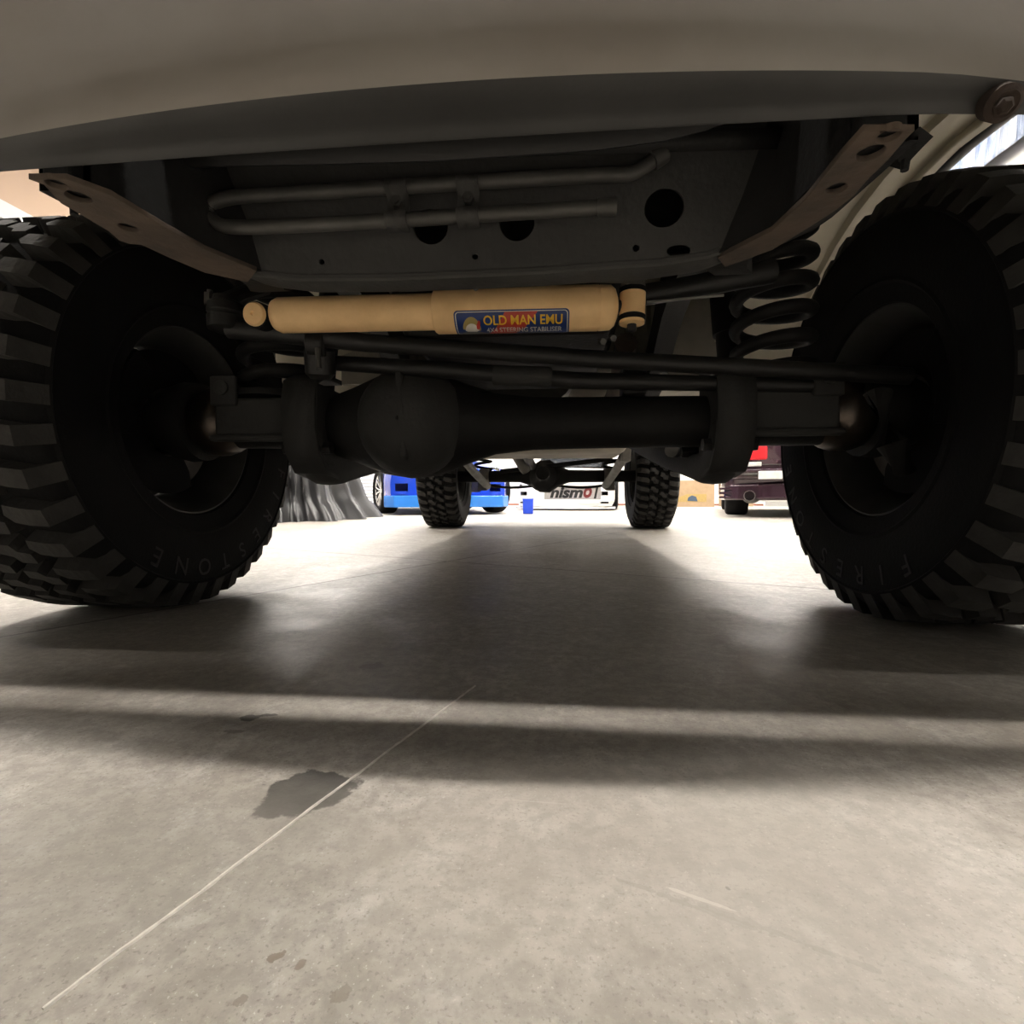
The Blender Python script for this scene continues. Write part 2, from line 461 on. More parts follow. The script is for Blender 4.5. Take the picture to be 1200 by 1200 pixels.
# crinkled silvery sheeting on the upper right wall
mb = MB(); rows = []
for i in range(60):
    y = 1.0 + i * .19
    rows.append([(R_['x1'] - .14 - .03 * noise.noise(V((y * 3, z, 0))) - .05 * noise.noise(V((y * 1.1, z * .4, 5))), y, z) for z in [4.42 + j * .13 for j in range(15)]])
mb.strip(rows)
tag(mb.build('foil_sheet', 'foil_sheeting', None, 60, thick=.006), 'crinkled silvery blue sheeting hung on the upper right wall', 'sheeting')

# sawn line filled with white, across the floor in front of the vehicle
p, q = atz(50, 1184), atz(557, 804)
d = (q - p); L_ = d.length; d.normalize(); nrm = V((-d.y, d.x, 0)); rows = []
for i in range(161):
    t = i / 160
    c = p + d * (L_ * t) + nrm * (.0012 * noise.noise(V((t * 9, 0, 0))) + .0005 * noise.noise(V((t * 60, 3, 0)))); ww = .0011 + .0006 * noise.noise(V((t * 45, 7, 0)))
    rows.append([c - nrm * ww, c - nrm * ww * .6 + V((0, 0, .0012)), c + nrm * ww * .6 + V((0, 0, .0012)), c + nrm * ww])
o = MB().strip(rows).build('chalk_line', 'chalk', floor, 60); lab(o, 'thin white line running across the concrete')

# ceiling lamps
MATS['lamp_glow'] = None
for i, (x, y, z, lx, ly, s) in enumerate(LAMPS):
    mname = 'lamp_glow_%d' % round(s * 100)
    if mname not in MATS: mat(mname, (1, 1, 1), .5, 0, 0, 1, emit=((1.0, .935, .855), LAMP * s))
    side = 'left' if x < -1.5 else 'right' if x > 1.5 else 'middle'
    where = 'behind the photographer' if y < -2 else 'above the front bumper' if y < 0 else 'level with the front tyres' if y < 2 else 'added to brighten the floor by the rear tyres' if y < 6 else 'over the blue coupe' if y < 9 else 'by the far wall'
    t = thing('hanging_lamp', '%s hanging linear lamp %s' % (side, where), 'lamp', (x, y, z), 0, 'hanging lamps')
    MB().box((x, y, z + .06), (lx + .08, ly + .08, .1)).build('housing', 'lamp_housing', t, 0)
    for e in (-1, 1): MB().tube([(x + e * lx * .3, y + e * ly * .3, z + .1), (x + e * lx * .3, y + e * ly * .3, R_['h'])], .008, 6).build('suspension_rod', 'lamp_housing', t)
    MB().box((x, y, z), (lx, ly, .03)).build('diffuser', mname, t, 0)

# ------------------------------------------------------------------ the off-road wagon seen from below
FA, RA = 1.08, 4.05                # front and rear axle, y
AZ = .405                          # axle height
TRF, TRR = .835, .80               # half track
TR = .405                          # tyre radius
truck = thing('offroad_wagon', 'cream lifted off-road wagon with mud tyres seen from under its front bumper', 'vehicle', (0, 2.6, 0))
TK = truck

# ---- wheels
NP = 38; PITCH_A = 2 * PI / NP


def lug(top, bot):
    """closed block between two outlines given as (arc length, across, radius)"""
    mb = MB()
    pt = lambda q: V((q[1], -math.cos(q[0] / TR) * q[2], math.sin(q[0] / TR) * q[2]))
    a = [mb.bm.verts.new(pt(q)) for q in top]; b = [mb.bm.verts.new(pt(q)) for q in bot]
    mb.face(a); mb.face(b[::-1]); mb.bridge(a, b); return mb.mesh('tread_block', 0)


RB = TR - .028


def lug_shoulder(s):
    o2 = [(-.022, .128, TR - .004), (.014, .128, TR - .004), (.020, .100, TR), (.027, .072, TR), (.006, .066, TR), (-.010, .078, TR), (-.016, .100, TR)]
    top = [(a * s, w_ * s, r) for a, w_, r in o2]
    bo = [(-.024, .149, RB - .022), (.016, .149, RB - .022), (.022, .105, RB), (.029, .068, RB), (.004, .062, RB), (-.013, .076, RB), (-.019, .105, RB)]
    return lug([(a * .86, b, r) for a, b, r in top], [(a * s * .88, w_ * s, r) for a, w_, r in bo])


def lug_centre(s):
    o2 = [(-.024, .058), (.002, .062), (.008, .040), (.024, .034), (.027, .010), (.003, .004), (-.006, .024), (-.022, .030)]
    cx = sum(a for a, _ in o2) / 8; cw = sum(b for _, b in o2) / 8
    return lug([(a * s * .9, b * s * .96, TR) for a, b in o2], [((cx + (a - cx) * 1.1) * s, (cw + (b - cw) * 1.08) * s, RB) for a, b in o2])


LUGS = [(lug_shoulder(1), 0.), (lug_centre(1), .15), (lug_centre(-1), .55), (lug_shoulder(-1), .5)]
for me, _ in LUGS: me.materials.append(MATS['tread'])


def tyre_mesh():
    h = [(.110, .200), (.125, .206), (.131, .222), (.141, .250), (.148, .285), (.1495, .31), (.1475, .335), (.1475, .352), (.140, .368), (.128, .378), (.06, RB + .002), (0, RB + .003)]
    prof = [(-a, r) for a, r in h] + [(a, r) for a, r in h[-2::-1]]
    inner = [(.10, .21), (.06, .34), (-.06, .34), (-.10, .21), (-.110, .200)]
    mb = MB().lathe(prof + inner, n=80)
    for r in (.243, .352):         # raised rings on the sidewall
        for s in (-1, 1): mb.lathe([(s * (.137 if r < .3 else .145), r - .006), (s * (.1425 if r < .3 else .1505), r), (s * (.141 if r < .3 else .1455), r + .006)], n=80)
    return mb.mesh('wheel', 40)


def rim_mesh(side):
    """side: direction of the outer face along x"""
    s = side
    mb = MB().lathe([(-.118, .2), (-.118, .212), (-.112, .214), (-.106, .2), (-.06, .185), (.04, .180), (.08, .192), (.106, .2), (.112, .214), (.118, .212), (.118, .2), (.10, .188), (.08, .18), (.04, .171), (-.06, .176), (-.10, .19), (-.118, .2)], n=64)
    mb.lathe([(s * .055, .03), (s * .07, .06), (s * .06, .09), (s * .035, .115), (s * .04, .172), (s * .03, .172), (s * .025, .115), (s * .045, .085), (s * .045, .03)], n=64)
    for k in range(6):
        a = 2 * PI * k / 6; mb.tube([(s * .05, math.cos(a) * .07, math.sin(a) * .07), (s * .085, math.cos(a) * .07, math.sin(a) * .07)], .011, 6)
    return mb.mesh('rim', 40)


TYRE = tyre_mesh(); TYRE.materials.append(MATS['rubber'])
LET = {c: text(c, .052, .0012) for c in 'FIRESTON'}


def lettering(word, a0, step, inner):
    """raised letters around the sidewall; inner = sign along x of the face that carries them"""
    out = []
    hx = V((0, -1, 0)) if inner < 0 else V((0, 1, 0))
    for k, c in enumerate(word):
        th = math.radians(a0 - k * step); rad = hx * math.cos(th) + V((0, 0, 1)) * math.sin(th)
        tan = hx * math.sin(th) - V((0, 0, 1)) * math.cos(th)
        out.append((LET[c], frame(rad * .318 + V((inner * .1490, 0, 0)), tan, rad, V((inner, 0, 0)))))
    return out


def wheel(x, y, steer, roll, front, label):
    side = 1 if x > 0 else -1
    M = Matrix.Translation((x, y, AZ)) @ Matrix.Rotation(steer, 4, 'Z')
    o = link('wheel', TYRE, 'rubber', TK, M); lab(o, label)
    link('rim', rim_mesh(side), 'rim_steel', o, M)
    rest = MB()
    for me, off in LUGS:
        for k in range(NP):
            a = (k + off + roll) * PITCH_A; Rm = Matrix.Rotation(a, 4, 'X')
            # outline towards the camera: blocks on the front half are objects of their own
            dvec = Rm @ V((0, -1, 0)); facing = -dvec.y
            if facing > (.02 if front else .30): link('tread_block', me, 'tread', o, M @ Rm)
            else: rest.add(me, Rm)
    r = rest.build('tread_blocks', 'tread', o, 0, M); r['kind'] = 'stuff'
    if front:
        for me, Ml in lettering('FIRESTONE', -62 if side > 0 else -18, 12.5, -side): link('sidewall_letter', me, 'rubber_letter', o, M @ Ml)
        # brake disc with its hat, backing plate and caliper
        link('brake_disc', MB().lathe([(-side * .045, .07), (-side * .045, .150), (-side * .022, .150), (-side * .022, .08), (side * .03, .08), (side * .03, .05)], n=48).mesh('brake_disc'), 'brake_steel', o, M)
        link('dust_shield', MB().lathe([(-side * .060, .075), (-side * .062, .12), (-side * .054, .158), (-side * .05, .158), (-side * .056, .12), (-side * .055, .075)], n=40, a0=.5, a1=5.2).mesh('dust_shield'), 'rubber', o, M)
        mbc = MB()
        for a in (-.35, 0., .35): mbc.box((-side * .04, -math.cos(a + .3) * .145, math.sin(a + .3) * .145), (.10, .055, .065), Matrix.Rotation(-a - .3, 3, 'X'))
        link('brake_caliper', mbc.mesh('brake_caliper', 0), 'rubber', o, M, bevel=.006)
    return o


STEER = math.radians(0)
wheel(-TRF, FA, STEER, .1, True, 'front mud-terrain tyre on the left of the picture')
wheel(TRF, FA, STEER, .4, True, 'front mud-terrain tyre on the right of the picture')
wheel(-TRR, RA, 0, .7, False, 'rear mud-terrain tyre beside the blue car')
wheel(TRR, RA, 0, .2, False, 'rear mud-terrain tyre beside the carton')

# ---- front bumper: section swept along a curved plan


def bumper():
    # (blend from front face 0 to rear edge 1, height)
    prof = [(1.4, .80), (.5, .83), (.05, .825), (-.03, .78), (-.05, .70), (-.03, .63), (-.01, .585), (.0, .562), (.035, .549), (.10, .540), (.19, .5345), (.32, .5315), (.50, .5300), (.70, .5285), (.86, .5265), (.92, .5235), (.97, .5230), (1., .5255), (1.0, .54), (1.35, .60), (1.4, .80)]
    rows = []
    N = 56
    for i in range(N + 1):
        x = -.80 + 1.60 * i / N
        a = abs(x); wrap_ = max(0, a - .62) ** 2 * 1.5
        yf = .357 + .215 * min(a, .5) ** 2 + max(0, a - .5) * .12 + wrap_; yb = max(.411 + .02 * x * x + wrap_ + max(0, a - .45) * .3, yf + .012)
        dz = -max(0, x - .36) * .06
        rows.append([(x, yf + (yb - yf) * o, z + (dz if z < .6 else 0)) for o, z in prof])
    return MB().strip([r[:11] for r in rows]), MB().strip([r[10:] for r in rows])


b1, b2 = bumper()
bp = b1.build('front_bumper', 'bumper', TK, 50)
lab(b2.build('bumper_roll', 'bumper_roll', bp, 50), 'black rolled-under lower edge of the bumper')  # lower roll of the same section, coloured darker than the face
lab(bp, 'dusty grey front bumper')
# rusty bolt boss under the right end of the bumper
c = at(1176, 128, .398)
MB().lathe([(-.012, .0115), (.0, .0115), (.003, .008), (.002, .006)], c + V((0, .0, .004)), (-.1, -.75, -.65), 28, True).build('washer', 'rust', bp)
MB().lathe([(0, .0055), (.005, .0055), (.007, .0035)], c + V((-.002, -.001, .002)), (-.1, -.75, -.65), 6, True).build('bolt', 'rust', bp, 0)
MB().span((.13, .415, .70), (.215, .56, .76)).build('bumper_bracket', 'chassis_black', TK, 0, bevel=.004)

# lower valance behind the bumper lip, its right end swept up
rows = []
edge = [(150, 197), (260, 193), (400, 190), (500, 187), (600, 181), (700, 174), (780, 163), (830, 150), (865, 136), (895, 128)]
for x, y in edge:
    p = at(x, y, .53); rows.append([p + V((0, -.01, .07)), p + V((0, -.008, .02)), p + V((0, -.004, .004)), p, p + V((0, .006, .003)), p + V((0, .02, .05))])
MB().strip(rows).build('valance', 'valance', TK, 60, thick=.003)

# ---- front crossmember: leaning plate with real holes, in a plane facing forward and a little down
CP0 = at(560, 318, .605); tilt = math.radians(20)
cN = V((0, -math.cos(tilt), -math.sin(tilt))); cX = V((1, 0, 0)); cYv = V((0, -math.sin(tilt), math.cos(tilt)))


def oncross(px, py):
    d = ray(px, py); t = (CP0 - CAM).dot(cN) / d.dot(cN); p = CAM + d * t - CP0; return (p.dot(cX), p.dot(cYv))


def chole(px, py, rx, ry=None, n=24):
    c = oncross(px, py); e = oncross(px + rx, py); f = oncross(px, py - (ry or rx)); return circ(c[0], c[1], abs(e[0] - c[0]), abs(f[1] - c[1]), n)


outl = [oncross(*q) for q in ((212, 150), (180, 215), (215, 272), (262, 304), (300, 320), (350, 326), (460, 325), (560, 321), (640, 317), (720, 311), (770, 308), (830, 299), (880, 282), (930, 245), (985, 190), (990, 100))]
M = frame(CP0, cX, cYv, -cN * -1)
holes = [chole(505, 266, 21, 22), chole(606, 262, 21, 22), chole(778, 244, 24), chole(378, 307, 4, 4, 12), chole(557, 301, 4.5, 4, 12), chole(745, 291, 5, 5, 12), chole(795, 294, 15, 8)]
cm = link('front_crossmember', flat(outl, holes, .004, .0008), 'underbody', TK, M)
lab(cm, 'dark leaning crossmember plate with round holes')
# folded lower lip with seam
rows = []
for q in ((262, 304), (300, 320), (350, 326), (460, 325), (560, 321), (640, 317), (720, 311), (770, 308), (830, 299), (880, 282)):
    a = oncross(*q); p = CP0 + cX * a[0] + cYv * a[1]; rows.append([p + V((0, -.003, .004)), p + V((0, 0, -.003)), p + V((0, .02, -.004)), p + V((0, .05, .004)), p + V((0, .06, .05))])
MB().strip(rows).build('lower_lip', 'underbody_grey', cm, 60, thick=.003)
# closed back of the crossmember so the holes read black
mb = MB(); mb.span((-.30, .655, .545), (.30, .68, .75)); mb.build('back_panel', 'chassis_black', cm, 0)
# pressed panel above the cooler pipes
MB().strip([[at(x, y, .535) for x in range(200, 930, 60)] for y in (150,)] + [[at(x, 196 - (x - 200) * .03, .545) for x in range(200, 930, 60)]]).build('radiator_panel', 'chassis_black', TK, 60, thick=.003)

# ---- cooler pipe loop with clamps
Yp = .552
top = smoothpath([at(772, 182, Yp + .0), at(757, 194, Yp), at(738, 204, Yp), at(700, 205, Yp), at(560, 213, Yp), at(420, 222, Yp), at(300, 229, Yp), at(268, 232, Yp), at(250, 238, Yp), at(245, 249, Yp), at(252, 260, Yp), at(272, 266, Yp), at(330, 265, Yp), at(450, 259, Yp), at(560, 252, Yp), at(640, 247, Yp), at(716, 242, Yp)], 5)
pp = MB().tube(top, .0076, 12).build('cooler_pipe', 'pipe_steel', TK, 60)
lab(pp, 'grey steel cooler pipe bent into a long loop')
MB().tube([at(700, 243.5, Yp), at(722, 242, Yp)], .0092, 14).build('pipe_end', 'pipe_steel', pp)
MB().tube([at(764, 188, Yp - .0), at(779, 178, Yp - .0)], .0105, 12).build('pipe_end', 'pipe_steel', pp)
for cx, y0, y1 in ((466, 212, 268), (549, 208, 263)):
    a = at(cx, (y0 + y1) / 2, Yp); b0 = at(cx, y0, Yp); b1 = at(cx, y1, Yp); h = (b0 - b1).length
    rows = []
    for f, o in ((0, .006), (.06, -.008), (.22, -.0105), (.34, .002), (.68, .002), (.76, -.0105), (.94, -.008), (1, .006)):
        p = b0.lerp(b1, f) + V((0, o, 0)); rows.append([p - V((.0118, 0, 0)), p + V((.0118, 0, 0))])
    k = MB().strip(rows).build('pipe_clamp', 'underbody_grey', TK, 30, thick=.003)
    MB().tube([a + V((0, .004, .001)), a + V((0, -.006, .001))], .0065, 6).tube([a + V((0, -.006, .001)), a + V((0, -.008, .001))], .0035, 8).build('bolt', 'pipe_steel', k, 0)

# ---- chassis rails
RZ = .515


def rail(pix, side, wid):
    rows = []
    pts = [atz(px, py, RZ) for px, py in pix]
    mid = [V((side * .335, .75, .55)), V((side * .345, .95, .66)), V((side * .36, 1.25, .66)), V((side * .38, 1.6, .56)), V((side * .40, 2.2, .52)), V((side * .42, 3.3, .53)), V((side * .44, 3.8, .66)), V((side * .44, 4.3, .68)), V((side * .44, 4.9, .64))]
    pts = smoothpath(pts + mid, 3)
    for p in pts:
        w_ = wid; rows.append([p + V((-w_ / 2, 0, 0)), p + V((w_ / 2, 0, 0)), p + V((w_ / 2, 0, .11)), p + V((-w_ / 2, 0, .11))])
    return MB().strip(rows, True)


def flange(inner, outer, holes, name):
    """rusty flange plate under a rail with real holes"""
    o = [atz(*q, RZ - .004) for q in outer + inner[::-1]]
    me = flat([(p.x, p.y) for p in o], [[(c.x + math.cos(2 * PI * k / 20) * r, c.y + math.sin(2 * PI * k / 20) * r * 1.0) for k in range(20)] for c, r in ((atz(hx, hy, RZ - .004), r) for hx, hy, r in holes)], .004, .0006)
    return link(name, me, 'rusty_rail', rl, Matrix.Translation((0, 0, RZ - .004)))


rl = rail([(76, 222), (150, 262), (200, 286), (300, 325)], -1, .05).build('chassis_rail', 'chassis_black', TK, 40)
flange([(78, 207), (130, 226), (190, 262), (240, 290), (300, 315)], [(36, 207), (52, 213), (72, 235), (98, 250), (128, 268), (140, 279), (152, 283), (166, 284), (200, 300), (240, 317), (290, 328)], [(66, 213, .0085), (92, 228, .0105), (150, 264, .009)], 'rail_flange')
rl = rail([(1036, 166), (975, 226), (925, 270), (850, 306)], 1, .05).build('chassis_rail', 'chassis_black', TK, 40)
flange([(1012, 150), (985, 180), (945, 230), (905, 268), (842, 300)], [(1070, 150), (1060, 160), (1040, 184), (1018, 205), (1000, 226), (978, 244), (950, 262), (905, 290), (850, 310)], [(1041, 156, .0085), (1020, 176, .0105), (980, 218, .009)], 'rail_flange')
for q0, q1 in (((34, 204), (80, 204)), ((1008, 146), (1074, 146))):
    a, b = atz(*q0, .515), atz(*q1, .515)
    MB().span((min(a.x, b.x) + .004, .4135, .5145), (max(a.x, b.x) - .004, .43, .60)).build('bumper_stay', 'chassis_black', TK, 0, bevel=.003)
# side gusset with hanging tab by each rail
MB().prism([at(1078, 148, .42), at(1094, 160, .43), at(1072, 182, .45), at(1064, 192, .455), at(1044, 186, .46), at(1056, 168, .44)], (0, .008, .0)).build('rail_gusset', 'chassis_black', TK, 0)
MB().tube([at(1062, 182, .455), at(1060, 200, .455)], [.0036, .003], 8).build('hanging_tab', 'chassis_black', TK)
MB().prism([at(60, 214, .44), at(78, 236, .45), at(98, 247, .46), at(104, 236, .46), at(80, 215, .45)], (0, .008, 0)).build('rail_gusset', 'chassis_black', TK, 0)
MB().tube([at(86, 242, .46), at(87, 252, .46)], [.003, .0035], 8).build('hanging_tab', 'chassis_black', TK)

# ---- steering damper
Yd = .80
dl, dm, dr = at(320, 370, Yd), at(513, 365.5, Yd), at(724, 360.5, Yd)
ax = (dr - dl).normalized()
ll, lm, lr = 0., (dm - dl).dot(ax), (dr - dl).dot(ax)
r1, r2 = .0275, .0335
MD = frame(dl, (1, 0, 0), (0, 1, 0), (0, 0, 1))
dmp = MB().lathe([(lm - .003, .004), (lm - .003, r2 - .002), (lm, r2), (lr - .030, r2), (lr - .030, r2 - .0012), (lr - .0285, r2 - .0012), (lr - .0285, r2), (lr - .012, r2 - .001), (lr - .005, r2 - .007), (lr - .001, r2 - .018), (lr, .010), (lr, .002)], dl, ax, 56).build('steering_damper', 'damper', TK, 40)
lab(dmp, 'tan steering stabiliser cylinder with a blue and red sticker')
MB().lathe([(ll, .004), (ll, r1 - .012), (ll + .005, r1 - .004), (ll + .014, r1), (lm + .01, r1)], dl, ax, 56).build('dust_sleeve', 'damper', dmp, 40)
for hx, hy in ((686, 347), (676, 352)):
    c = at(hx, hy, Yd - r2 * .93); MB().sphere(c + V((0, .002, 0)), .0022, n=10, m=6).build('paint_chip', 'chassis_black', dmp)
# right eye: upright barrel with rubber rings
ce = at(741, 357, Yd); upv = V((.02, 0, 1)).normalized()
MB().tube([ce - upv * .0165, ce + upv * .0165], .0195, 28).build('end_eye', 'damper', dmp)
MB().tube([dr - ax * .006, ce], .010, 12).build('end_stem', 'rod_steel', dmp)
for s in (-1, 1):
    MB().lathe([(.0165, .0185), (.0175, .0200), (.0235, .0200), (.0245, .0170)], ce, upv * s, 28, True).build('rubber_ring', 'rubber', dmp)
    MB().lathe([(.0245, .0188), (.0290, .0188), (.0300, .006)], ce, upv * s, 28, True).build('washer', 'damper' if s < 0 else 'cast_grey', dmp)
# left eye: end face looks forward
cl = at(303, 370, Yd - .015)
MB().lathe([(-.022, .0185), (.012, .0185), (.016, .016), (.0162, .004), (.013, .003)], cl, (0, -1, -.12), 32, True).build('end_eye', 'damper', dmp)
MB().tube([cl + V((.012, .012, 0)), dl + ax * .006], .010, 12).build('end_stem', 'rod_steel', dmp)
MB().lathe([(-.020, .0205), (.009, .0205), (.010, .0185)], cl, (0, -1, -.12), 32, True).build('rubber_ring', 'rubber', dmp)

# sticker wrapped around the lower front of the cylinder
sx0 = (at(536, 365, Yd) - dl).dot(ax); sx1 = (at(667, 362, Yd) - dl).dot(ax); SW = sx1 - sx0; SH = .050
sa0 = math.radians(-18)           # angle of the upper edge, measured from straight forward, negative is down
aF = (V((0, -1, 0)) - ax * ax.dot(V((0, -1, 0)))).normalized(); aU = V((0, 0, 1)); aU = (aU - ax * ax.dot(aU)).normalized()


def wrap(u, v, lift):              # u 0..SW to the right, v 0..SH downwards
    a = sa0 - v / r2; r = r2 + lift
    return dl + ax * (sx0 + u) + aF * (math.cos(a) * r) + aU * (math.sin(a) * r)


def rr(x0, y0, x1, y1, r, n=5):
    out = []
    for cx, cy, a0 in ((x1 - r, y1 - r, 0), (x0 + r, y1 - r, 90), (x0 + r, y0 + r, 180), (x1 - r, y0 + r, 270)):
        for k in range(n + 1):
            a = math.radians(a0 + 90 * k / n); out.append((cx + math.cos(a) * r, cy + math.sin(a) * r))
    return out


def decal(name, me, lift, m, thick=0.):
    bm = bmesh.new(); bm.from_mesh(me)
    for k in range(1, 18): bmesh.ops.bisect_plane(bm, geom=bm.verts[:] + bm.edges[:] + bm.faces[:], plane_co=(0, k * SH / 18, 0), plane_no=(0, 1, 0))
    for v in bm.verts: v.co = wrap(v.co.x, v.co.y, lift)
    bmesh.ops.recalc_face_normals(bm, faces=bm.faces[:])
    me2 = bpy.data.meshes.new(name); bm.to_mesh(me2); bm.free()
    return link(name, me2, m, dmp)


def sheet(outline, holes=()): return flat(outline, holes, 0.)


st = decal('sticker', sheet(rr(0, 0, SW, SH, .006)), .0005, 'sticker_blue'); lab(st, 'blue sticker with yellow and white lettering on the damper')
decal('sticker_border', sheet(rr(.0022, .002, SW - .0022, SH - .002, .005), [rr(.0034, .003, SW - .0034, SH - .003, .0042)[::-1]]), .0008, 'sticker_white')
sx = SW / 130.0                    # one photo pixel along the sticker
decal('sticker_flash', sheet([(58 * sx, .0031), (95 * sx, .0031), (79 * sx, .030), (75 * sx, .034), (68 * sx, .047), (37 * sx, .047), (50 * sx, .022)]), .0008, 'sticker_red')
decal('emblem_ground', sheet([(7 * sx, .040), (16 * sx, .034), (28 * sx, .036), (38 * sx, .044), (30 * sx, .047), (6 * sx, .047)]), .0010, 'sticker_grey')
decal('emblem_back', sheet([(9 * sx + 0, .030)] + [((19.5 - 10.5 * math.cos(t * PI / 14)) * sx, .030 - .021 * math.sin(t * PI / 14)) for t in range(15)] + [(29 * sx, .034)]), .0010, 'sticker_olive')
decal('emblem_body', sheet([((19.5 - 8 * math.cos(t * PI / 14)) * sx, .033 - .014 * math.sin(t * PI / 14)) for t in range(15)] + [(24 * sx, .036), (14 * sx, .036)]), .0012, 'sticker_white')
decal('emblem_head', sheet([(25 * sx, .022), (28 * sx, .014), (30 * sx, .016), (29 * sx, .026), (27 * sx, .031), (25 * sx, .029)]), .0014, 'sticker_red')


def decal_text(body, u0, u1, v0, v1, m, lift, name, bold):
    me = text(body, 1., 0., 0., bold); xs = [v.co.x for v in me.vertices]; ys = [v.co.y for v in me.vertices]
    for v in me.vertices:
        v.co.x = u0 + (v.co.x - min(xs)) / (max(xs) - min(xs)) * (u1 - u0)
        v.co.y = v1 - (v.co.y - min(ys)) / (max(ys) - min(ys)) * (v1 - v0)
    return decal(name, me, lift, m)


decal_text('OLD MAN EMU', 33.5 * sx, 122.5 * sx, .0075, .0225, 'sticker_yellow', .0013, 'lettering', .018)
decal_text('4X4 STEERING STABILISER', 36 * sx, 122 * sx, .027, .0385, 'sticker_white', .0013, 'lettering', .012)

# ---- drag link, tie rod, panhard rod and the joint by the left wheel
jl = at(268, 385, .86)
dlk = MB().tube([jl, at(345, 391, .87), at(430, 402, .88), at(700, 421, .93), at(1065, 441, .99)], [.017, .019, .0155, .0155, .0155], 16).build('drag_link', 'rod_steel', TK, 50)
lab(dlk, 'long dark steering rod below the damper')
mb = MB(); mb.lathe([(-.026, .024), (-.022, .030), (-.002, .031), (.0, .029), (.004, .029), (.006, .031), (.020, .030), (.026, .022), (.034, .020)], at(265, 371, .86), (0, 0, 1), 24, True)
k = mb.build('ball_joint', 'rod_steel', dlk)
mb = MB().tube([at(246, 358, .86), at(246, 344, .86)], .010, 6).tube([at(246, 346, .86), at(246, 340, .86)], .005, 8); mb.build('castle_nut', 'pipe_steel', dlk, 0)
MB().tube([at(258, 356, .87), at(280, 346, .90), at(310, 336, .95)], [.016, .014, .016], 10).build('steering_arm', 'rod_steel', TK)
for cx, cy, yy in ((372, 402, .875),):
    k = MB().lathe([(-.016, .020), (-.014, .0225), (.014, .0225), (.016, .020)], at(cx, cy, yy), (1, .1, -.08), 20, True).build('rod_clamp', 'rod_steel', dlk)
    MB().tube([at(cx, cy + 6, yy - .02), at(cx + 2, cy + 30, yy - .02)], .005, 8).build('clamp_bolt', 'pipe_steel', dlk)
MB().lathe([(-.03, .018), (-.02, .027), (.02, .027), (.03, .018)], at(375, 424, .90), (.1, -.3, 1), 20, True).build('damper_bracket', 'rod_steel', dlk)
tr = MB().tube([at(385, 425, .95), at(530, 434, .96), at(672, 446, .98), at(950, 452, 1.0)], [.014, .016, .016, .013], 14).build('tie_rod', 'rod_steel', TK, 50)
MB().lathe([(-.055, .0165), (-.05, .019), (.05, .019), (.055, .0165)], at(612, 441, .968), (1, .05, -.04), 18, True).build('adjuster_sleeve', 'underbody', tr)
ph = MB().tube([at(700, 354, .90), at(790, 340, .90), at(905, 318, .92)], [.017, .018, .02], 14).build('panhard_rod', 'rod_steel', TK, 50)
MB().tube([at(758, 354, .88), at(848, 346, .88)], .0022, 6).build('brake_line', 'cast_grey', TK)
# bracket that holds the damper to the crossmember
MB().prism([at(655, 312, .66), at(770, 304, .66), at(766, 322, .70), at(752, 333, .74), at(690, 331, .74), at(662, 322, .70)], (0, .012, .012)).build('damper_mount', 'underbody_grey', TK, 0, bevel=.003)
MB().tube([ce - upv * .04, ce + upv * .055], .007, 10).build('damper_pin', 'rod_steel', TK)
for bx, by in ((660, 322), (676, 327), (716, 396), (704, 400)):
    c = at(bx, by, .72 if by < 350 else .86); MB().tube([c, c + V((.003, -.012, -.004))], .0055, 6).build('bolt', 'pipe_steel', TK, 0)
MB().tube(smoothpath([at(556, 318, .68), at(552, 328, .69), at(558, 338, .71)], 4), .004, 8).build('breather_hose', 'cast_grey', TK)

# ---- front axle
mb = MB().lathe([(-.64, .046), (-.46, .048), (-.40, .060), (-.34, .080), (-.28, .104), (-.22, .114), (-.16, .108), (-.10, .084), (-.04, .064), (.04, .055), (.14, .053), (.64, .050)], (0, FA, AZ - .012), (1, 0, 0), 32, True)
axle = mb.build('front_axle', 'chassis_black', TK, 50); lab(axle, 'black front axle housing with a round differential bulge')
mb = MB().lathe([(-.02, .112), (.02, .112), (.045, .104), (.075, .086), (.098, .058), (.106, .03), (.108, .004)], (-.205, FA - .04, AZ - .012), (0, -1, -.06), 40)
mb.build('differential_cover', 'underbody', axle, 50)
mb = MB().prism([(-.215, FA - .135, AZ + .07), (-.203, FA - .15, AZ + .0), (-.205, FA - .135, AZ - .09), (-.200, FA - .06, AZ - .11), (-.200, FA - .06, AZ + .09)], (.012, 0, 0)); mb.build('cover_rib', 'underbody', axle, 0, bevel=.004)
mb = MB().lathe([(0, .09), (.14, .065), (.18, .055)], (-.205, FA + .08, AZ), (0, 1, .1), 24, True); mb.build('pinion_housing', 'chassis_black', axle)
MB().tube([(-.205, FA + .26, AZ + .03), (-.12, 2.3, .50)], .03, 16).build('front_driveshaft', 'rod_steel', TK)
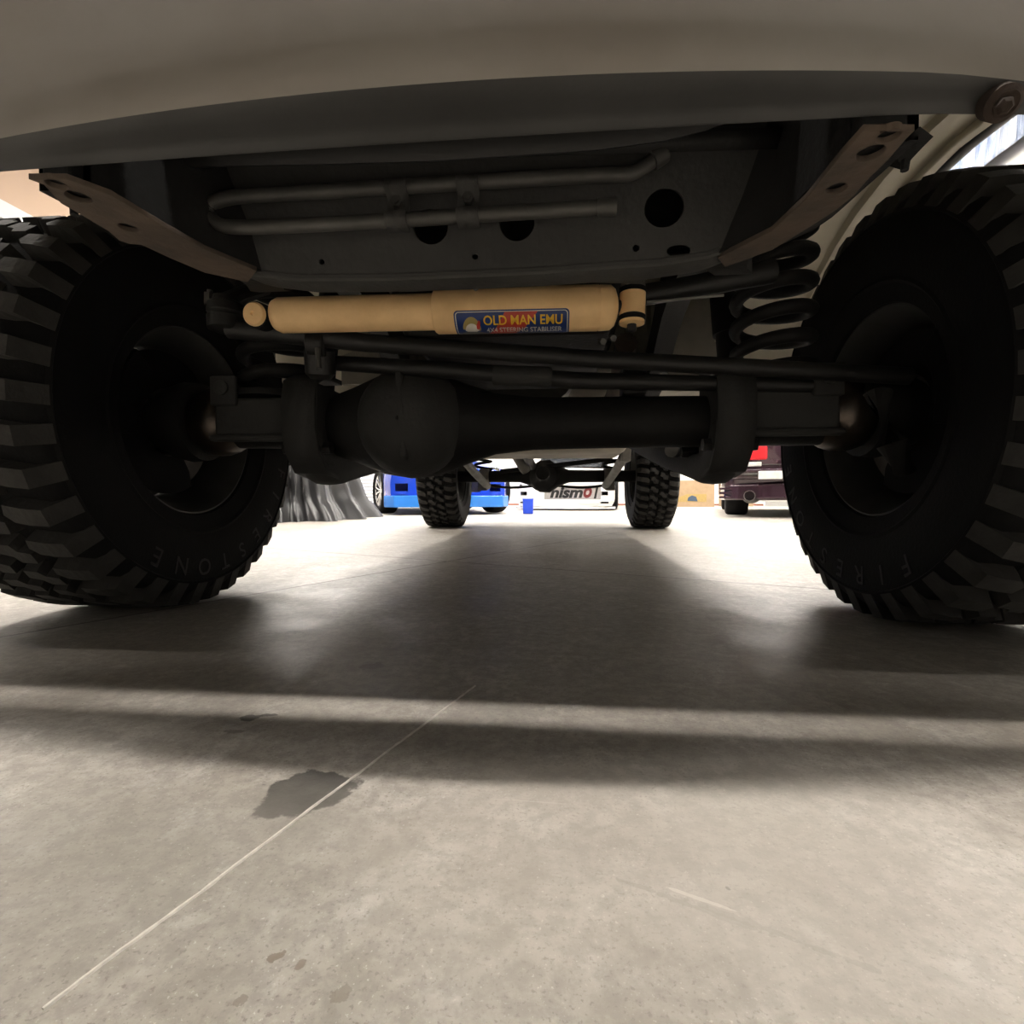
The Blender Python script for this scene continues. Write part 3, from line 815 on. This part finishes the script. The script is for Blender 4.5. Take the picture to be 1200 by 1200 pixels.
for s in (-1, 1):
    # spring perch on the axle end
    mb = MB().box((s * .535, FA - .015, AZ - .005), (.155, .13, .085)); mb.box((s * .535, FA - .08, AZ - .045), (.17, .02, .014))
    pc = mb.build('spring_perch', 'underbody', axle, 0, bevel=.006)
    MB().box((s * .585, FA - .088, AZ + .05), (.055, .012, .06)).build('perch_tab', 'underbody', axle, 0, bevel=.004)
    MB().tube([(s * .585, FA - .092, AZ + .055), (s * .585, FA - .100, AZ + .055)], .015, 16).build('perch_bolt', 'underbody_grey', axle)
    MB().lathe([(0, .085), (.012, .085), (.02, .05)], (s * .535, FA, AZ + .045), (0, 0, 1), 24, True).build('spring_seat', 'chassis_black', axle)
    # swivel ball and knuckle
    MB().sphere((s * .652, FA, AZ), .075, (1, 1, 1)).build('swivel_ball', 'swivel', axle)
    mb = MB().lathe([(0, .085), (.03, .088), (.06, .08), (.10, .06)], (s * .69, FA, AZ), (s, 0, 0), 24, True); mb.build('steering_knuckle', 'chassis_black', axle)
    MB().tube([(s * .70, FA - .02, AZ + .06), (s * .68, FA - .07, AZ + .02), (s * .69, FA - .10, AZ - .07), (s * .72, FA - .09, AZ - .12)], [.022, .026, .024, .018], 12).build('knuckle_arm', 'chassis_black', axle) if s > 0 else None
    # radius arm with its strap-shaped front bracket
    rows = []
    for yy, zz in ((FA + .02, .085), (FA - .06, .082), (FA - .098, .062), (FA - .108, .02), (FA - .108, -.03), (FA - .094, -.075), (FA - .06, -.112), (FA + .0, -.122)):
        rows.append([(s * .417 - .034, yy, AZ + zz), (s * .417 + .034, yy, AZ + zz)])
    MB().strip(rows).build('arm_bracket', 'underbody', axle, 50, thick=.010)
    for e in (-1, 1):
        MB().prism([(s * .417 + e * .03, FA - .10, AZ + .06), (s * .417 + e * .03, FA - .105, AZ - .05), (s * .417 + e * .03, FA - .05, AZ - .10), (s * .417 + e * .03, FA + .03, AZ - .10), (s * .417 + e * .03, FA + .03, AZ + .06)], (.005, 0, 0)).build('bracket_cheek', 'underbody', axle, 0)
    pth = smoothpath([(s * .417, FA - .085, AZ - .05), (s * .415, FA + .00, AZ - .098), (s * .405, FA + .12, AZ - .095), (s * .385, FA + .35, AZ - .05), (s * .34, 1.95, .47)], 5); rows = []
    for i, p in enumerate(pth):
        f = i / (len(pth) - 1); h = .040 * (1 - f) + .026 * f + .006 * math.sin(f * 9); ww = .036 * (1 - f) + .024 * f
        rows.append([p + V((math.copysign(abs(math.cos(a)) ** .6, math.cos(a)) * ww, 0, math.copysign(abs(math.sin(a)) ** .6, math.sin(a)) * h)) for a in [2 * PI * k / 16 for k in range(16)]])
    mb = MB().strip(rows, True); mb.face([v for v in mb.bm.verts[:16]][::-1]); mb.face([v for v in mb.bm.verts[-16:]])
    ra = mb.build('radius_arm', 'underbody', TK, 50)
    for yy in (FA - .07, FA + .10):
        MB().tube([(s * .417 - .05, yy, AZ - .066), (s * .417 + .05, yy, AZ - .066)], .013, 6).build('arm_bolt', 'rod_steel', ra, 0)
    MB().tube([(s * .36, FA + .13, AZ - .06), (s * .36 - s * .012, FA + .11, AZ - .06)], .016, 12).build('bush_end', 'cast_grey', ra)
    # coil spring
    n = 200; turns = 7.0; z0, z1 = AZ + .055, AZ + .43
    pts = [(s * .520 + .068 * math.cos(2 * PI * turns * i / n + (1.4 if s > 0 else .2)), FA + .068 * math.sin(2 * PI * turns * i / n + (1.4 if s > 0 else .2)), z0 + (z1 - z0) * i / n) for i in range(n + 1)]
    sp = MB().tube(pts, .0135, 10, ref=(0, 0, 1)).build('coil_spring', 'chassis_black', TK, 60)
    MB().lathe([(-.03, .05), (-.03, .095), (.0, .095), (.03, .08), (.10, .08)], (s * .535, FA, z1 + .01), (0, 0, 1), 28, True).build('spring_tower', 'chassis_black', TK)
    # shock absorber behind the spring
    sh = MB().lathe([(0, .026), (.20, .026), (.20, .032), (.50, .032), (.50, .012), (.56, .012)], (s * .50, FA + .16, AZ + .02), (-s * .05, .12, 1), 20, True).build('shock_absorber', 'chassis_black', TK)
MB().box((.245, FA - .01, AZ + .07), (.05, .05, .06)).build('panhard_tower', 'chassis_black', axle, 0, bevel=.006)

# ---- engine, gearbox, floor and inner guards
mb = MB(); mb.span((-.24, .86, .66), (.24, 1.55, 1.1)); mb.box((0, 1.12, .60), (.36, .46, .16), taper=1.2)
eng = mb.build('engine_block', 'chassis_black', TK, 0, bevel=.01)
MB().lathe([(0, .0), (0, .085), (.03, .085), (.03, .05), (.06, .05)], (0.0, .86, .72), (0, -1, 0), 24).build('crank_pulley', 'rod_steel', eng)
mb = MB().lathe([(0, .19), (.22, .17), (.5, .11), (.75, .12), (.95, .10)], (-.02, 1.55, .68), (0, 1, -.06), 24, True); mb.build('gearbox', 'cast_grey', TK)
MB().box((0, 2.25, .52), (.84, .10, .05)).build('gearbox_crossmember', 'chassis_black', TK, 0, bevel=.008)
MB().tube([(-.12, 2.6, .55), (-.10, RA - .2, .47)], .032, 16).build('rear_driveshaft', 'rod_steel', TK)
MB().tube(smoothpath([(.26, 1.3, .62), (.28, 1.8, .58), (.26, 2.6, .58), (.24, 3.2, .60), (.30, 3.8, .68), (.5, 4.6, .66), (.55, 5.0, .6)], 5), .028, 12).build('exhaust_pipe', 'rusty_rail', TK)
mb = MB(); mb.span((-.80, 1.72, .68), (.80, 3.5, .71)); mb.span((-.80, 3.5, .78), (.80, 4.92, .81)); mb.span((-.80, 1.69, .66), (.80, 1.72, 1.2)); mb.span((-.80, 3.48, .68), (.80, 3.50, .80))
MB_f = mb.build('floor_pan', 'cream_floor', TK, 0)
mb = MB(); mb.box((.0, 3.06, .565), (.92, .46, .17), taper=1.1); mb.build('fuel_tank', 'cream_floor', TK, 0, bevel=.03)
for s in (-1, 1):
    # inner guard panel and arch liner
    arch = [(FA - math.cos(PI * k / 16) * .545, AZ + .10 + math.sin(PI * k / 16) ** .8 * .43) for k in range(17)]
    mb = MB(); rows = [[(s * .56, y, z + .05), (s * .62, y, z + .03), (s * .70, y, z + .022), (s * .71, y, z + .012), (s * .78, y, z + .008), (s * .79, y, z - .004), (s * .85, y, z - .010)] for y, z in arch]; mb.strip(rows)
    gl = mb.build('arch_liner', 'cream', TK, 25, thick=.004)
    o2 = [(FA - .54, .83), (FA - .54, 1.0), (FA + .62, 1.0), (FA + .62, .83)]
    MB().prism([(s * .555, y, z) for y, z in o2], (s * .004, 0, 0)).build('inner_guard', 'cream', TK, 0)
    MB().lathe([(0, .022), (.006, .022), (.009, .014), (.003, .010)], (s * .80, FA - .22, AZ + .10 + .39), (0, 0, -1), 18, True).build('grommet', 'rust', TK)
    # firewall side with its bracing, seen past the spring
    MB().span((s * .45 - .15, 1.60, .60), (s * .45 + .15, 1.64, 1.0)).build('firewall_side', 'cream_floor', TK, 0)
    MB().prism([(s * .36, 1.5, .60), (s * .36, 1.60, .60), (s * .36, 1.60, .82), (s * .36, 1.54, .82)], (.012, 0, 0)).build('firewall_brace', 'cream_floor', TK, 0)

# ---- rear axle and links
mb = MB().lathe([(-.70, .045), (-.20, .047), (-.12, .075), (-.05, .125), (.03, .13), (.10, .08), (.18, .05), (.70, .045)], (0.0, RA, AZ - .005), (1, 0, 0), 28, True)
ra = mb.build('rear_axle', 'chassis_black', TK, 50)
MB().lathe([(0, .12), (.08, .10), (.13, .06), (.2, .05)], (-.02, RA - .02, AZ - .01), (0, -1, .1), 24, True).build('rear_pinion', 'chassis_black', ra)
for s in (-1, 1):
    mb = MB().tube([(s * .475, 3.05, .47), (s * .467, 3.4, .405), (s * .455, RA - .10, .325)], [.03, .027, .03], 14)
    mb.build('trailing_arm', 'cast_grey', TK)
    MB().prism([(s * .455, 2.96, .44), (s * .455, 3.1, .44), (s * .455, 3.14, .62), (s * .455, 2.92, .62)], (s * .05, 0, 0)).build('arm_hanger', 'cast_grey', TK, 0, bevel=.006)
    n = 90; pts = [(s * .50 + .065 * math.cos(2 * PI * 4 * i / n), RA - .01 + .065 * math.sin(2 * PI * 4 * i / n), AZ + .05 + .25 * i / n) for i in range(n + 1)]
    MB().tube(pts, .011, 8, ref=(0, 0, 1)).build('coil_spring', 'chassis_black', TK, 60)
    MB().lathe([(0, .05), (.02, .075), (.06, .075)], (s * .50, RA - .01, AZ + .30), (0, 0, 1), 20, True).build('spring_tower', 'chassis_black', TK)
MB().lathe([(0, .034), (.03, .040), (.26, .040), (.27, .05), (.34, .05)], V((-.13, RA - .42, AZ + .015)), (-.35, -.35, .62), 18, True).build('rear_shock', 'cast_grey', TK)
MB().tube([(.50, RA - .1, AZ + .12), (-.35, RA - .1, AZ + .03)], .018, 12).build('rear_panhard_rod', 'chassis_black', TK)
MB().tube(smoothpath([(.55, RA + .14, AZ - .06), (.3, RA + .2, AZ - .09), (.0, RA + .2, AZ - .07), (-.3, RA + .2, AZ - .09), (-.55, RA + .14, AZ - .06)], 5), .011, 8).build('sway_bar', 'chassis_black', TK)

MB().span((-.44, 4.52, .585), (.44, 4.60, .70)).build('rear_crossmember', 'chassis_black', TK, 0, bevel=.01)
for s in (-1, 1): MB().prism([(s * .52, RA - .16, AZ - .12), (s * .52, RA + .06, AZ - .10), (s * .52, RA + .06, AZ + .06), (s * .52, RA - .08, AZ + .05)], (-s * .07, 0, 0)).build('axle_bracket', 'cast_grey', ra, 0, bevel=.006)

# ---- body shell above
def arch_pts(cy, r, n=14, h=.41): return [(cy - math.cos(PI * k / n) * r, AZ + .10 + math.sin(PI * k / n) ** .8 * (h + r - .53)) for k in range(n + 1)]


side = [(.51, .66)] + [p for p in arch_pts(FA, .53)] + [(1.80, .55), (3.35, .55)] + [p for p in arch_pts(RA, .52)] + [(4.92, .66), (4.98, 1.05), (4.95, 1.12), (1.55, 1.12), (.515, 1.08)]
bd = None
for s in (-1, 1):
    me = flat(side, (), .03, .004)
    MM = frame((s * .862, 0, 0), (0, 1, 0), (0, 0, 1), (1, 0, 0))
    link('side_panel', me, 'cream', TK, MM)
    # flared lip around each wheel arch
    for cy, r in ((FA, .53), (RA, .52)):
        pts = [(s * .875, y, z) for y, z in arch_pts(cy, r + .008, 20)]
        MB().tube(pts, .018, 8).build('arch_flare', 'black_plastic', TK, 60)
    MB().span((s * .83 - .03, 1.62, .53), (s * .83 + .03, 3.5, .64)).build('sill', 'cream', TK, 0, bevel=.01)
MB().prism([(-.84, .475, .86), (-.84, .495, 1.08), (-.84, 1.60, 1.14), (-.84, 1.60, 1.10), (-.84, .56, 1.02), (-.84, .54, .86)], (1.68, 0, 0)).build('bonnet', 'cream', TK, 0, bevel=.015)
MB().span((-.62, .477, .76), (.62, .54, 1.04)).build('grille', 'black_plastic', TK, 0, bevel=.01)
for s in (-1, 1): MB().lathe([(0, .09), (.02, .09), (.03, .05)], (s * .72, .48, .95), (0, -1, 0), 24, True).build('headlamp', 'chrome', TK)
mb = MB().prism([(-.80, 1.55, 1.12), (-.80, 2.05, 1.72), (-.80, 4.85, 1.72), (-.80, 4.97, 1.10)], (1.60, 0, 0)); cab = mb.build('cabin', 'cream', TK, 0, bevel=.04)
for s in (-1, 1):
    for y0, y1 in ((2.0, 2.75), (2.85, 3.65), (3.75, 4.7)):
        MB().span((s * .805 - .006, y0, 1.18), (s * .805 + .006, y1, 1.6)).build('side_window', 'glass_dark', cab, 0)
MB().prism([(-.7, 1.60, 1.20), (-.7, 1.99, 1.67), (-.7, 1.985, 1.675), (-.7, 1.59, 1.205)], (1.4, 0, 0)).build('windscreen', 'glass_dark', cab, 0)
MB().span((-.80, 4.93, .82), (.80, 4.97, 1.12)).build('tailgate', 'cream', TK, 0)
MB().span((-.86, 4.98, .66), (.86, 5.10, .80)).build('rear_bumper', 'black_plastic', TK, 0, bevel=.02)

# ------------------------------------------------------------------ parked cars
def car_wheel(root, M0, x, y, r, wd, side, steer, rimmat, spokes=6):
    """root-local position; axis along local y"""
    M = M0 @ Matrix.Translation((x, y, r)) @ Matrix.Rotation(steer, 4, 'Z')
    h = [(wd * .42, r * .70), (wd * .5, r * .76), (wd * .52, r * .86), (wd * .48, r * .95), (wd * .40, r * .99), (0, r)]
    o = link('wheel', MB().lathe([(-a, q) for a, q in h] + [(a, q) for a, q in h[-2::-1]] + [(wd * .3, r * .68), (-wd * .3, r * .68), (-wd * .42, r * .70)], ax=(0, 1, 0), n=40).mesh('wheel', 40), 'rubber', root, M)
    mb = MB().lathe([(-wd * .42, r * .7), (-wd * .44, r * .72), (-wd * .36, r * .66), (wd * .36, r * .66), (wd * .44, r * .72), (wd * .42, r * .7)], ax=(0, 1, 0), n=40)
    mb.lathe([(side * wd * .10, 0.001), (side * wd * .34, 0.001), (side * wd * .34, r * .14), (side * wd * .22, r * .2)], ax=(0, 1, 0), n=20)
    for k in range(spokes):
        for e in (-.13, .13):
            a = 2 * PI * k / spokes
            mb.tube([(math.cos(a + e * .4) * r * .12, side * wd * .28, math.sin(a + e * .4) * r * .12), (math.cos(a + e * 1.5) * r * .42, side * wd * .34, math.sin(a + e * 1.5) * r * .42), (math.cos(a + e * 2) * r * .69, side * wd * .36, math.sin(a + e * 2) * r * .69)], [r * .06, r * .045, r * .055], 6)
    mb2 = MB().lathe([(side * wd * .05, .01), (side * wd * .05, r * .5)], ax=(0, 1, 0), n=32)
    link('rim', mb.mesh('rim', 40), rimmat, o, M)
    link('brake_disc', mb2.mesh('brake_disc'), 'mesh_black', o, M)
    return o


def car_body(name, stations, cuts, paint, root, M0):
    """loft along local x; stations: (x, half width, z low, z shoulder); cuts: list of MB used as cutters"""
    rows = []
    for x, hw, zl, zs in stations:
        h = [(0, zl), (hw * .80, zl), (hw * .95, zl + .025), (hw, zl + .11), (hw * 1.0, (zl + zs) * .55), (hw * .985, zs - .10), (hw * .93, zs - .03), (hw * .80, zs + .005), (0, zs + .03)]
        rows.append([(x, -a, z) for a, z in h] + [(x, a, z) for a, z in h[-2:0:-1]])
    mb = MB().strip(rows, True); mb.face(mb.bm.verts[:16]); mb.face(mb.bm.verts[-16:][::-1])
    o = mb.build(name + '_raw', paint, None, 40)
    tmp = []
    for c in cuts:
        k = c.build('cutter', paint, None, 0); tmp.append(k)
        b = o.modifiers.new('cut', 'BOOLEAN'); b.operation = 'DIFFERENCE'; b.solver = 'EXACT'; b.object = k
    me = bake(o)
    for k in tmp + [o]: bpy.data.objects.remove(k)
    for p in me.polygons: p.use_smooth = True
    me.set_sharp_from_angle(angle=math.radians(35))
    return link(name, me, paint, root, M0)


def cyl_cut(x, r, zc, y0, y1): return MB().tube([(x, y0, zc), (x, y1, zc)], r, 28)


def cabin(root, M0, x0, x1, x2, x3, hw, zb, zt, paint):
    rows = [[(x0, -hw, zb), (x0, hw, zb)], [(x1, -hw * .82, zt), (x1, hw * .82, zt)], [(x2, -hw * .82, zt), (x2, hw * .82, zt)], [(x3, -hw, zb), (x3, hw, zb)]]
    mb = MB().strip(rows); vs = mb.bm.verts; vs.ensure_lookup_table(); mb.face([vs[0], vs[2], vs[4], vs[6]]); mb.face([vs[1], vs[7], vs[5], vs[3]])
    g = link('greenhouse', mb.mesh('greenhouse', 0), 'glass_dark', root, M0, bevel=.03)
    m2 = MB().span((min(x1, x2) - .03, -hw * .84, zt - .005), (max(x1, x2) + .03, hw * .84, zt + .035)); link('roof', m2.mesh('roof', 0), paint, root, M0, bevel=.02)
    return g


# ---- blue coupe (front faces the camera, turned a little to the right)
wl, wr = atz(447, 602.3), atz(577, 600.3)
cxy = (wl + wr) / 2
hd = math.atan2(-.94, .342)        # heading
blue = thing('blue_coupe', 'bright blue low coupe parked behind the wagon facing the camera', 'car', (cxy.x, cxy.y + .12, 0), hd)
MBl = WM[blue.name]
cuts = [cyl_cut(0, .345, .32, .62, 1.2), cyl_cut(0, .345, .32, -1.2, -.62), cyl_cut(-2.6, .35, .32, .62, 1.2), cyl_cut(-2.6, .35, .32, -1.2, -.62),
        MB().span((.62, -.42, .30), (1.2, .42, .46)), MB().span((.50, .54, .31), (1.2, .70, .41)), MB().span((.50, .54, .205), (1.2, .70, .265)), MB().span((.50, -.70, .31), (1.2, -.54, .41)), MB().span((.50, -.70, .205), (1.2, -.54, .265))]
car_body('body', [(.86, .60, .17, .52), (.82, .76, .14, .60), (.66, .82, .14, .66), (.36, .84, .14, .70), (-.4, .87, .15, .78), (-1.4, .865, .15, .86), (-2.4, .87, .16, .90), (-3.1, .86, .18, .92), (-3.4, .82, .25, .92), (-3.45, .70, .30, .88)], cuts, 'blue_paint', blue, MBl)
link('intercooler', MB().span((.60, -.44, .29), (.64, .44, .47)).mesh('intercooler', 0), 'grille_grey', blue, MBl)
link('front_lip', MB().prism([(.42, -.84, .10), (.70, -.84, .10), (.88, -.72, .10), (.93, -.3, .10), (.93, .3, .10), (.88, .72, .10), (.70, .84, .10), (.42, .84, .10)], (0, 0, .155)).mesh('front_lip', 0), 'light_blue_paint', blue, MBl, bevel=.012)
for s in (-1, 1): link('duct_back', MB().span((.40, s * .62 - .10, .18), (.44, s * .62 + .10, .44)).mesh('duct_back', 0), 'mesh_black', blue, MBl)
for s in (-1, 1): link('headlamp', MB().span((.70, s * .56 - .2, .54), (.80, s * .56 + .14, .64)).mesh('headlamp', 0), 'chrome', blue, MBl, bevel=.02)
for x in (0, -2.6):
    for s in (-1, 1): car_wheel(blue, MBl, x, s * .80, .325, .245, s, math.radians(13.5) if x == 0 else 0, 'chrome', 6)
cabin(blue, MBl, -.55, -1.15, -2.2, -3.0, .72, .84, 1.30, 'blue_paint')

# ---- white coupe with a lettered intercooler
wc = at(661, 590, 8.95)
white = thing('white_coupe', 'white low coupe with a lettered intercooler parked by the far wall', 'car', (wc.x + .10, wc.y + .9, 0), math.atan2(-.993, -.12))
MW = WM[white.name]
cuts = [cyl_cut(0, .345, .32, .60, 1.2), cyl_cut(0, .345, .32, -1.2, -.60), cyl_cut(-2.6, .35, .32, .62, 1.2), cyl_cut(-2.6, .35, .32, -1.2, -.62),
        MB().span((.70, -.34, .19), (1.3, .64, .43))]
for s in (-1, 1): cuts += [MB().span((.5, s * .70 - .06, .26), (1.2, s * .70 + .06, .33)), MB().span((.5, s * .70 - .07, .12), (1.2, s * .70 + .07, .155)), MB().span((.5, s * .76 - .03, .40), (1.2, s * .76 + .03, .46))]
car_body('body', [(.95, .60, .07, .52), (.90, .78, .05, .60), (.70, .865, .05, .66), (.35, .87, .10, .70), (-.4, .87, .13, .78), (-1.4, .865, .15, .86), (-2.4, .87, .16, .90), (-3.1, .86, .18, .92), (-3.4, .82, .25, .92), (-3.45, .70, .30, .88)], cuts, 'white_paint', white, MW)
link('intercooler', MB().span((.80, -.35, .185), (.82, .65, .435)).mesh('intercooler', 0), 'intercooler_silver', white, MW)
for s in (-1, 1): link('duct_back', MB().span((.52, s * .71 - .11, .10), (.55, s * .71 + .11, .48)).mesh('duct_back', 0), 'mesh_black', white, MW)
TM = lambda yoff: MW @ frame((.826, yoff, .31), (0, 1, 0), (0, 0, 1), (1, 0, 0))


def fit(me, wdt, hgt):
    xs = [v.co.x for v in me.vertices]; ys = [v.co.y for v in me.vertices]
    for v in me.vertices:
        v.co.x = ((v.co.x - min(xs)) / (max(xs) - min(xs)) - .5) * wdt; v.co.y = ((v.co.y - min(ys)) / (max(ys) - min(ys)) - .5) * hgt
    return me


link('lettering', fit(text('nism', .2, .003, .25, .008), .58, .19), 'nismo_black', white, TM(.04))
link('lettering', fit(text('o', .2, .003, .25, .008), .15, .19), 'nismo_red', white, TM(.41))
link('lettering_bar', fit(text('I', .2, .003, .25, .008), .08, .21), 'nismo_black', white, TM(.555))
link('front_splitter', MB().prism([(.3, -.88, .03), (.72, -.88, .03), (.95, -.62, .03), (.99, 0, .03), (.95, .62, .03), (.72, .88, .03), (.3, .88, .03)], (0, 0, .03)).mesh('front_splitter', 0), 'white_paint', white, MW)
for x in (0, -2.6):
    for s in (-1, 1): car_wheel(white, MW, x, s * .79, .325, .245, s, 0, 'alloy', 5)
for s in (-1, 1): link('headlamp', MB().span((.72, s * .60 - .2, .53), (.90, s * .60 + .14, .63)).mesh('headlamp', 0), 'chrome', white, MW, bevel=.02)
cabin(white, MW, -.55, -1.15, -2.2, -3.0, .72, .84, 1.30, 'white_paint')

# ---- plum sedan seen from behind
wp = atz(864, 604)
plum = thing('plum_sedan', 'dark plum sedan with a round exhaust tip parked with its tail to the camera', 'car', (wp.x + .72, wp.y + .12, 0), math.atan2(.96, .28))
MP = WM[plum.name]                 # local +x is the car's front, rear axle at the origin
cuts = [cyl_cut(0, .345, .32, .60, 1.2), cyl_cut(0, .345, .32, -1.2, -.60), cyl_cut(2.65, .345, .32, .60, 1.2), cyl_cut(2.65, .345, .32, -1.2, -.60)]
car_body('body', [(-.98, .74, .30, .92), (-.94, .82, .24, .95), (-.80, .855, .21, .97), (-.4, .865, .20, .97), (.6, .87, .17, .94), (1.6, .87, .17, .90), (2.6, .865, .17, .80), (3.2, .85, .17, .74), (3.5, .76, .2, .66), (3.55, .66, .25, .6)], cuts, 'plum_paint', plum, MP)
# bumper: upper step, lower skirt with vents
bmp = link('rear_bumper', MB().prism([(-.5, -.88, .44), (-.95, -.84, .44), (-1.06, -.70, .44), (-1.10, 0, .44), (-1.06, .70, .44), (-.95, .84, .44), (-.5, .88, .44)], (0, 0, .11)).mesh('rear_bumper', 0), 'plum_paint', plum, MP, bevel=.02)
link('bumper_skirt', MB().prism([(-.42, -.87, .20), (-.92, -.83, .20), (-1.03, -.68, .20), (-1.06, 0, .22), (-1.03, .68, .20), (-.92, .83, .20), (-.42, .87, .20)], (0, 0, .18)).mesh('bumper_skirt', 0), 'plum_paint', plum, MP, bevel=.02)
for k in range(3):
    link('vent_slat', MB().span((-.98, .72, .22 + k * .05), (-.60, .885, .245 + k * .05)).mesh('vent_slat', 0), 'plum_paint', plum, MP, bevel=.006)
link('chrome_strip', MB().span((-1.12, -.70, .485), (-1.08, .70, .505)).mesh('chrome_strip', 0), 'chrome', plum, MP)
for s in (-1, 1):
    link('tail_lamp', MB().span((-1.0, s * .58 - .20, .66), (-.93, s * .58 + .20, .82)).mesh('tail_lamp', 0), 'tail_red', plum, MP, bevel=.02)
    link('reverse_lamp', MB().span((-1.0, s * .60 - .16, .585), (-.94, s * .60 + .16, .635)).mesh('reverse_lamp', 0), 'plate', plum, MP, bevel=.008)
link('number_plate', MB().span((-1.125, .24, .435), (-1.100, .48, .525)).mesh('number_plate', 0), 'plate', plum, MP, bevel=.004)
link('boot_seam', MB().span((-.995, -.55, .60), (-.975, .45, .608)).mesh('boot_seam', 0), 'chrome', plum, MP)
ex = MB().lathe([(0, .05), (.02, .062), (.20, .062), (.20, .052), (.05, .050), (.05, .001)], (-.95, .55, .25), (-1, .1, .0), 28); link('exhaust_tip', ex.mesh('exhaust_tip'), 'chrome', plum, MP)
link('exhaust_muffler', MB().lathe([(0, .02), (0, .09), (.45, .09), (.5, .03)], (-.95, .53, .25), (1, 0, 0), 20).mesh('exhaust_muffler'), 'cast_grey', plum, MP)
for x in (0, 2.65):
    for s in (-1, 1): car_wheel(plum, MP, x, s * .66, .32, .27, s, 0, 'alloy', 5)
cabin(plum, MP, -.45, .15, 1.2, 1.95, .72, .95, 1.38, 'plum_paint')

# ------------------------------------------------------------------ small things on the floor
c = atz(619, 602.3)
t = thing('blue_bin', 'small blue upright tub standing on the floor before the white coupe', 'tub', c, 0)
MB().box(c + V((0, 0, .10)), (.135, .135, .20), taper=1.06).build('tub_body', 'box_blue', t, 0, bevel=.006)
mb = MB().box(c + V((0, 0, .206)), (.152, .152, .016)); mb.build('tub_rim', 'box_blue', t, 0, bevel=.004)

# cartons by the far wall
def carton(px, py, Y, wd, dp, h, rot, label):
    c = at(px, py, Y); c.z = 0
    t = thing('carton', label, 'box', c, rot, 'cartons along the far wall'); M = WM[t.name]
    link('carton_body', MB().span((-wd / 2, -dp / 2, 0), (wd / 2, dp / 2, h)).mesh('carton_body', 0), 'cardboard', t, M, bevel=.006)
    link('tape', MB().span((-wd / 2 - .001, -.03, h - .1), (wd / 2 + .001, .03, h + .001)).mesh('tape', 0), 'cream', t, M)
    return t, M


t1, M1 = carton(806, 592, 12.6, 1.05, .6, .62, .04, 'printed brown carton on the floor right of the rear tyre')
link('print_panel', MB().prism([(-.36, -.301, .12), (.34, -.301, .12), (.34, -.301, .30), (-.1, -.301, .30), (-.36, -.301, .2)], (0, -.002, 0)).mesh('print_panel', 0), 'print_yellow', t1, M1)
link('print_patch', MB().prism([(-.10, -.303, .14), (.14, -.303, .13), (.10, -.303, .24), (0, -.303, .27), (-.08, -.303, .22)], (0, -.002, 0)).mesh('print_patch', 0), 'print_blue', t1, M1)
carton(862, 592, 13.2, .7, .5, .5, -.1, 'plain brown carton half hidden behind the plum sedan')

# draped black cover over a parked machine
def cover():
    pb = atz(385, 613)
    cx, cy = pb.x - 1.02, pb.y + .98
    ax_, ay = .98, 1.05; H = 1.15; rows = []
    NA, NR = 240, 26
    for j in range(NR + 1):
        f = j / NR                  # 0 top centre .. 1 floor edge
        row = []
        for i in range(NA):
            a = 2 * PI * i / NA
            e = .72
            ca = math.copysign(abs(math.cos(a)) ** e, math.cos(a)); sa = math.copysign(abs(math.sin(a)) ** e, math.sin(a))
            if f < .35:
                r = .58 * (f / .35); z = H - .05 * (f / .35) ** 2
            else:
                g = (f - .35) / .65; r = .58 + .30 * g ** 1.1 + .12 * max(0, g - .8) / .2 * .9; z = (H - .05) * (1 - g ** 1.02)
            fold = max(0, f - .3) / .7
            k1 = .085 * math.sin(a * 12 + 1.8 * math.sin(a * 3) + f * 3.2) + .04 * math.sin(a * 27 + 5 * f + 1.9 * math.sin(a * 5)) + .012 * math.sin(a * 61 + 7 * f) + .03 * noise.noise(V((math.cos(a) * 4, math.sin(a) * 4, f * 2)))
            r += fold * k1
            z = max(z, .006) + (.014 * (1 + math.sin(a * 63 + 2 * math.sin(a * 9))) if j > NR - 3 else 0) * (1 if j < NR else 0)
            if j == NR: z = .002
            row.append((cx + ca * r * ax_, cy + sa * r * ay, z))
        rows.append(row)
    mb = MB().strip(rows, True)
    return mb.build('draped_cover', 'cloth', None, 70)


tag(cover(), 'black cloth cover draped in folds over a parked machine left of the blue coupe', 'cover')
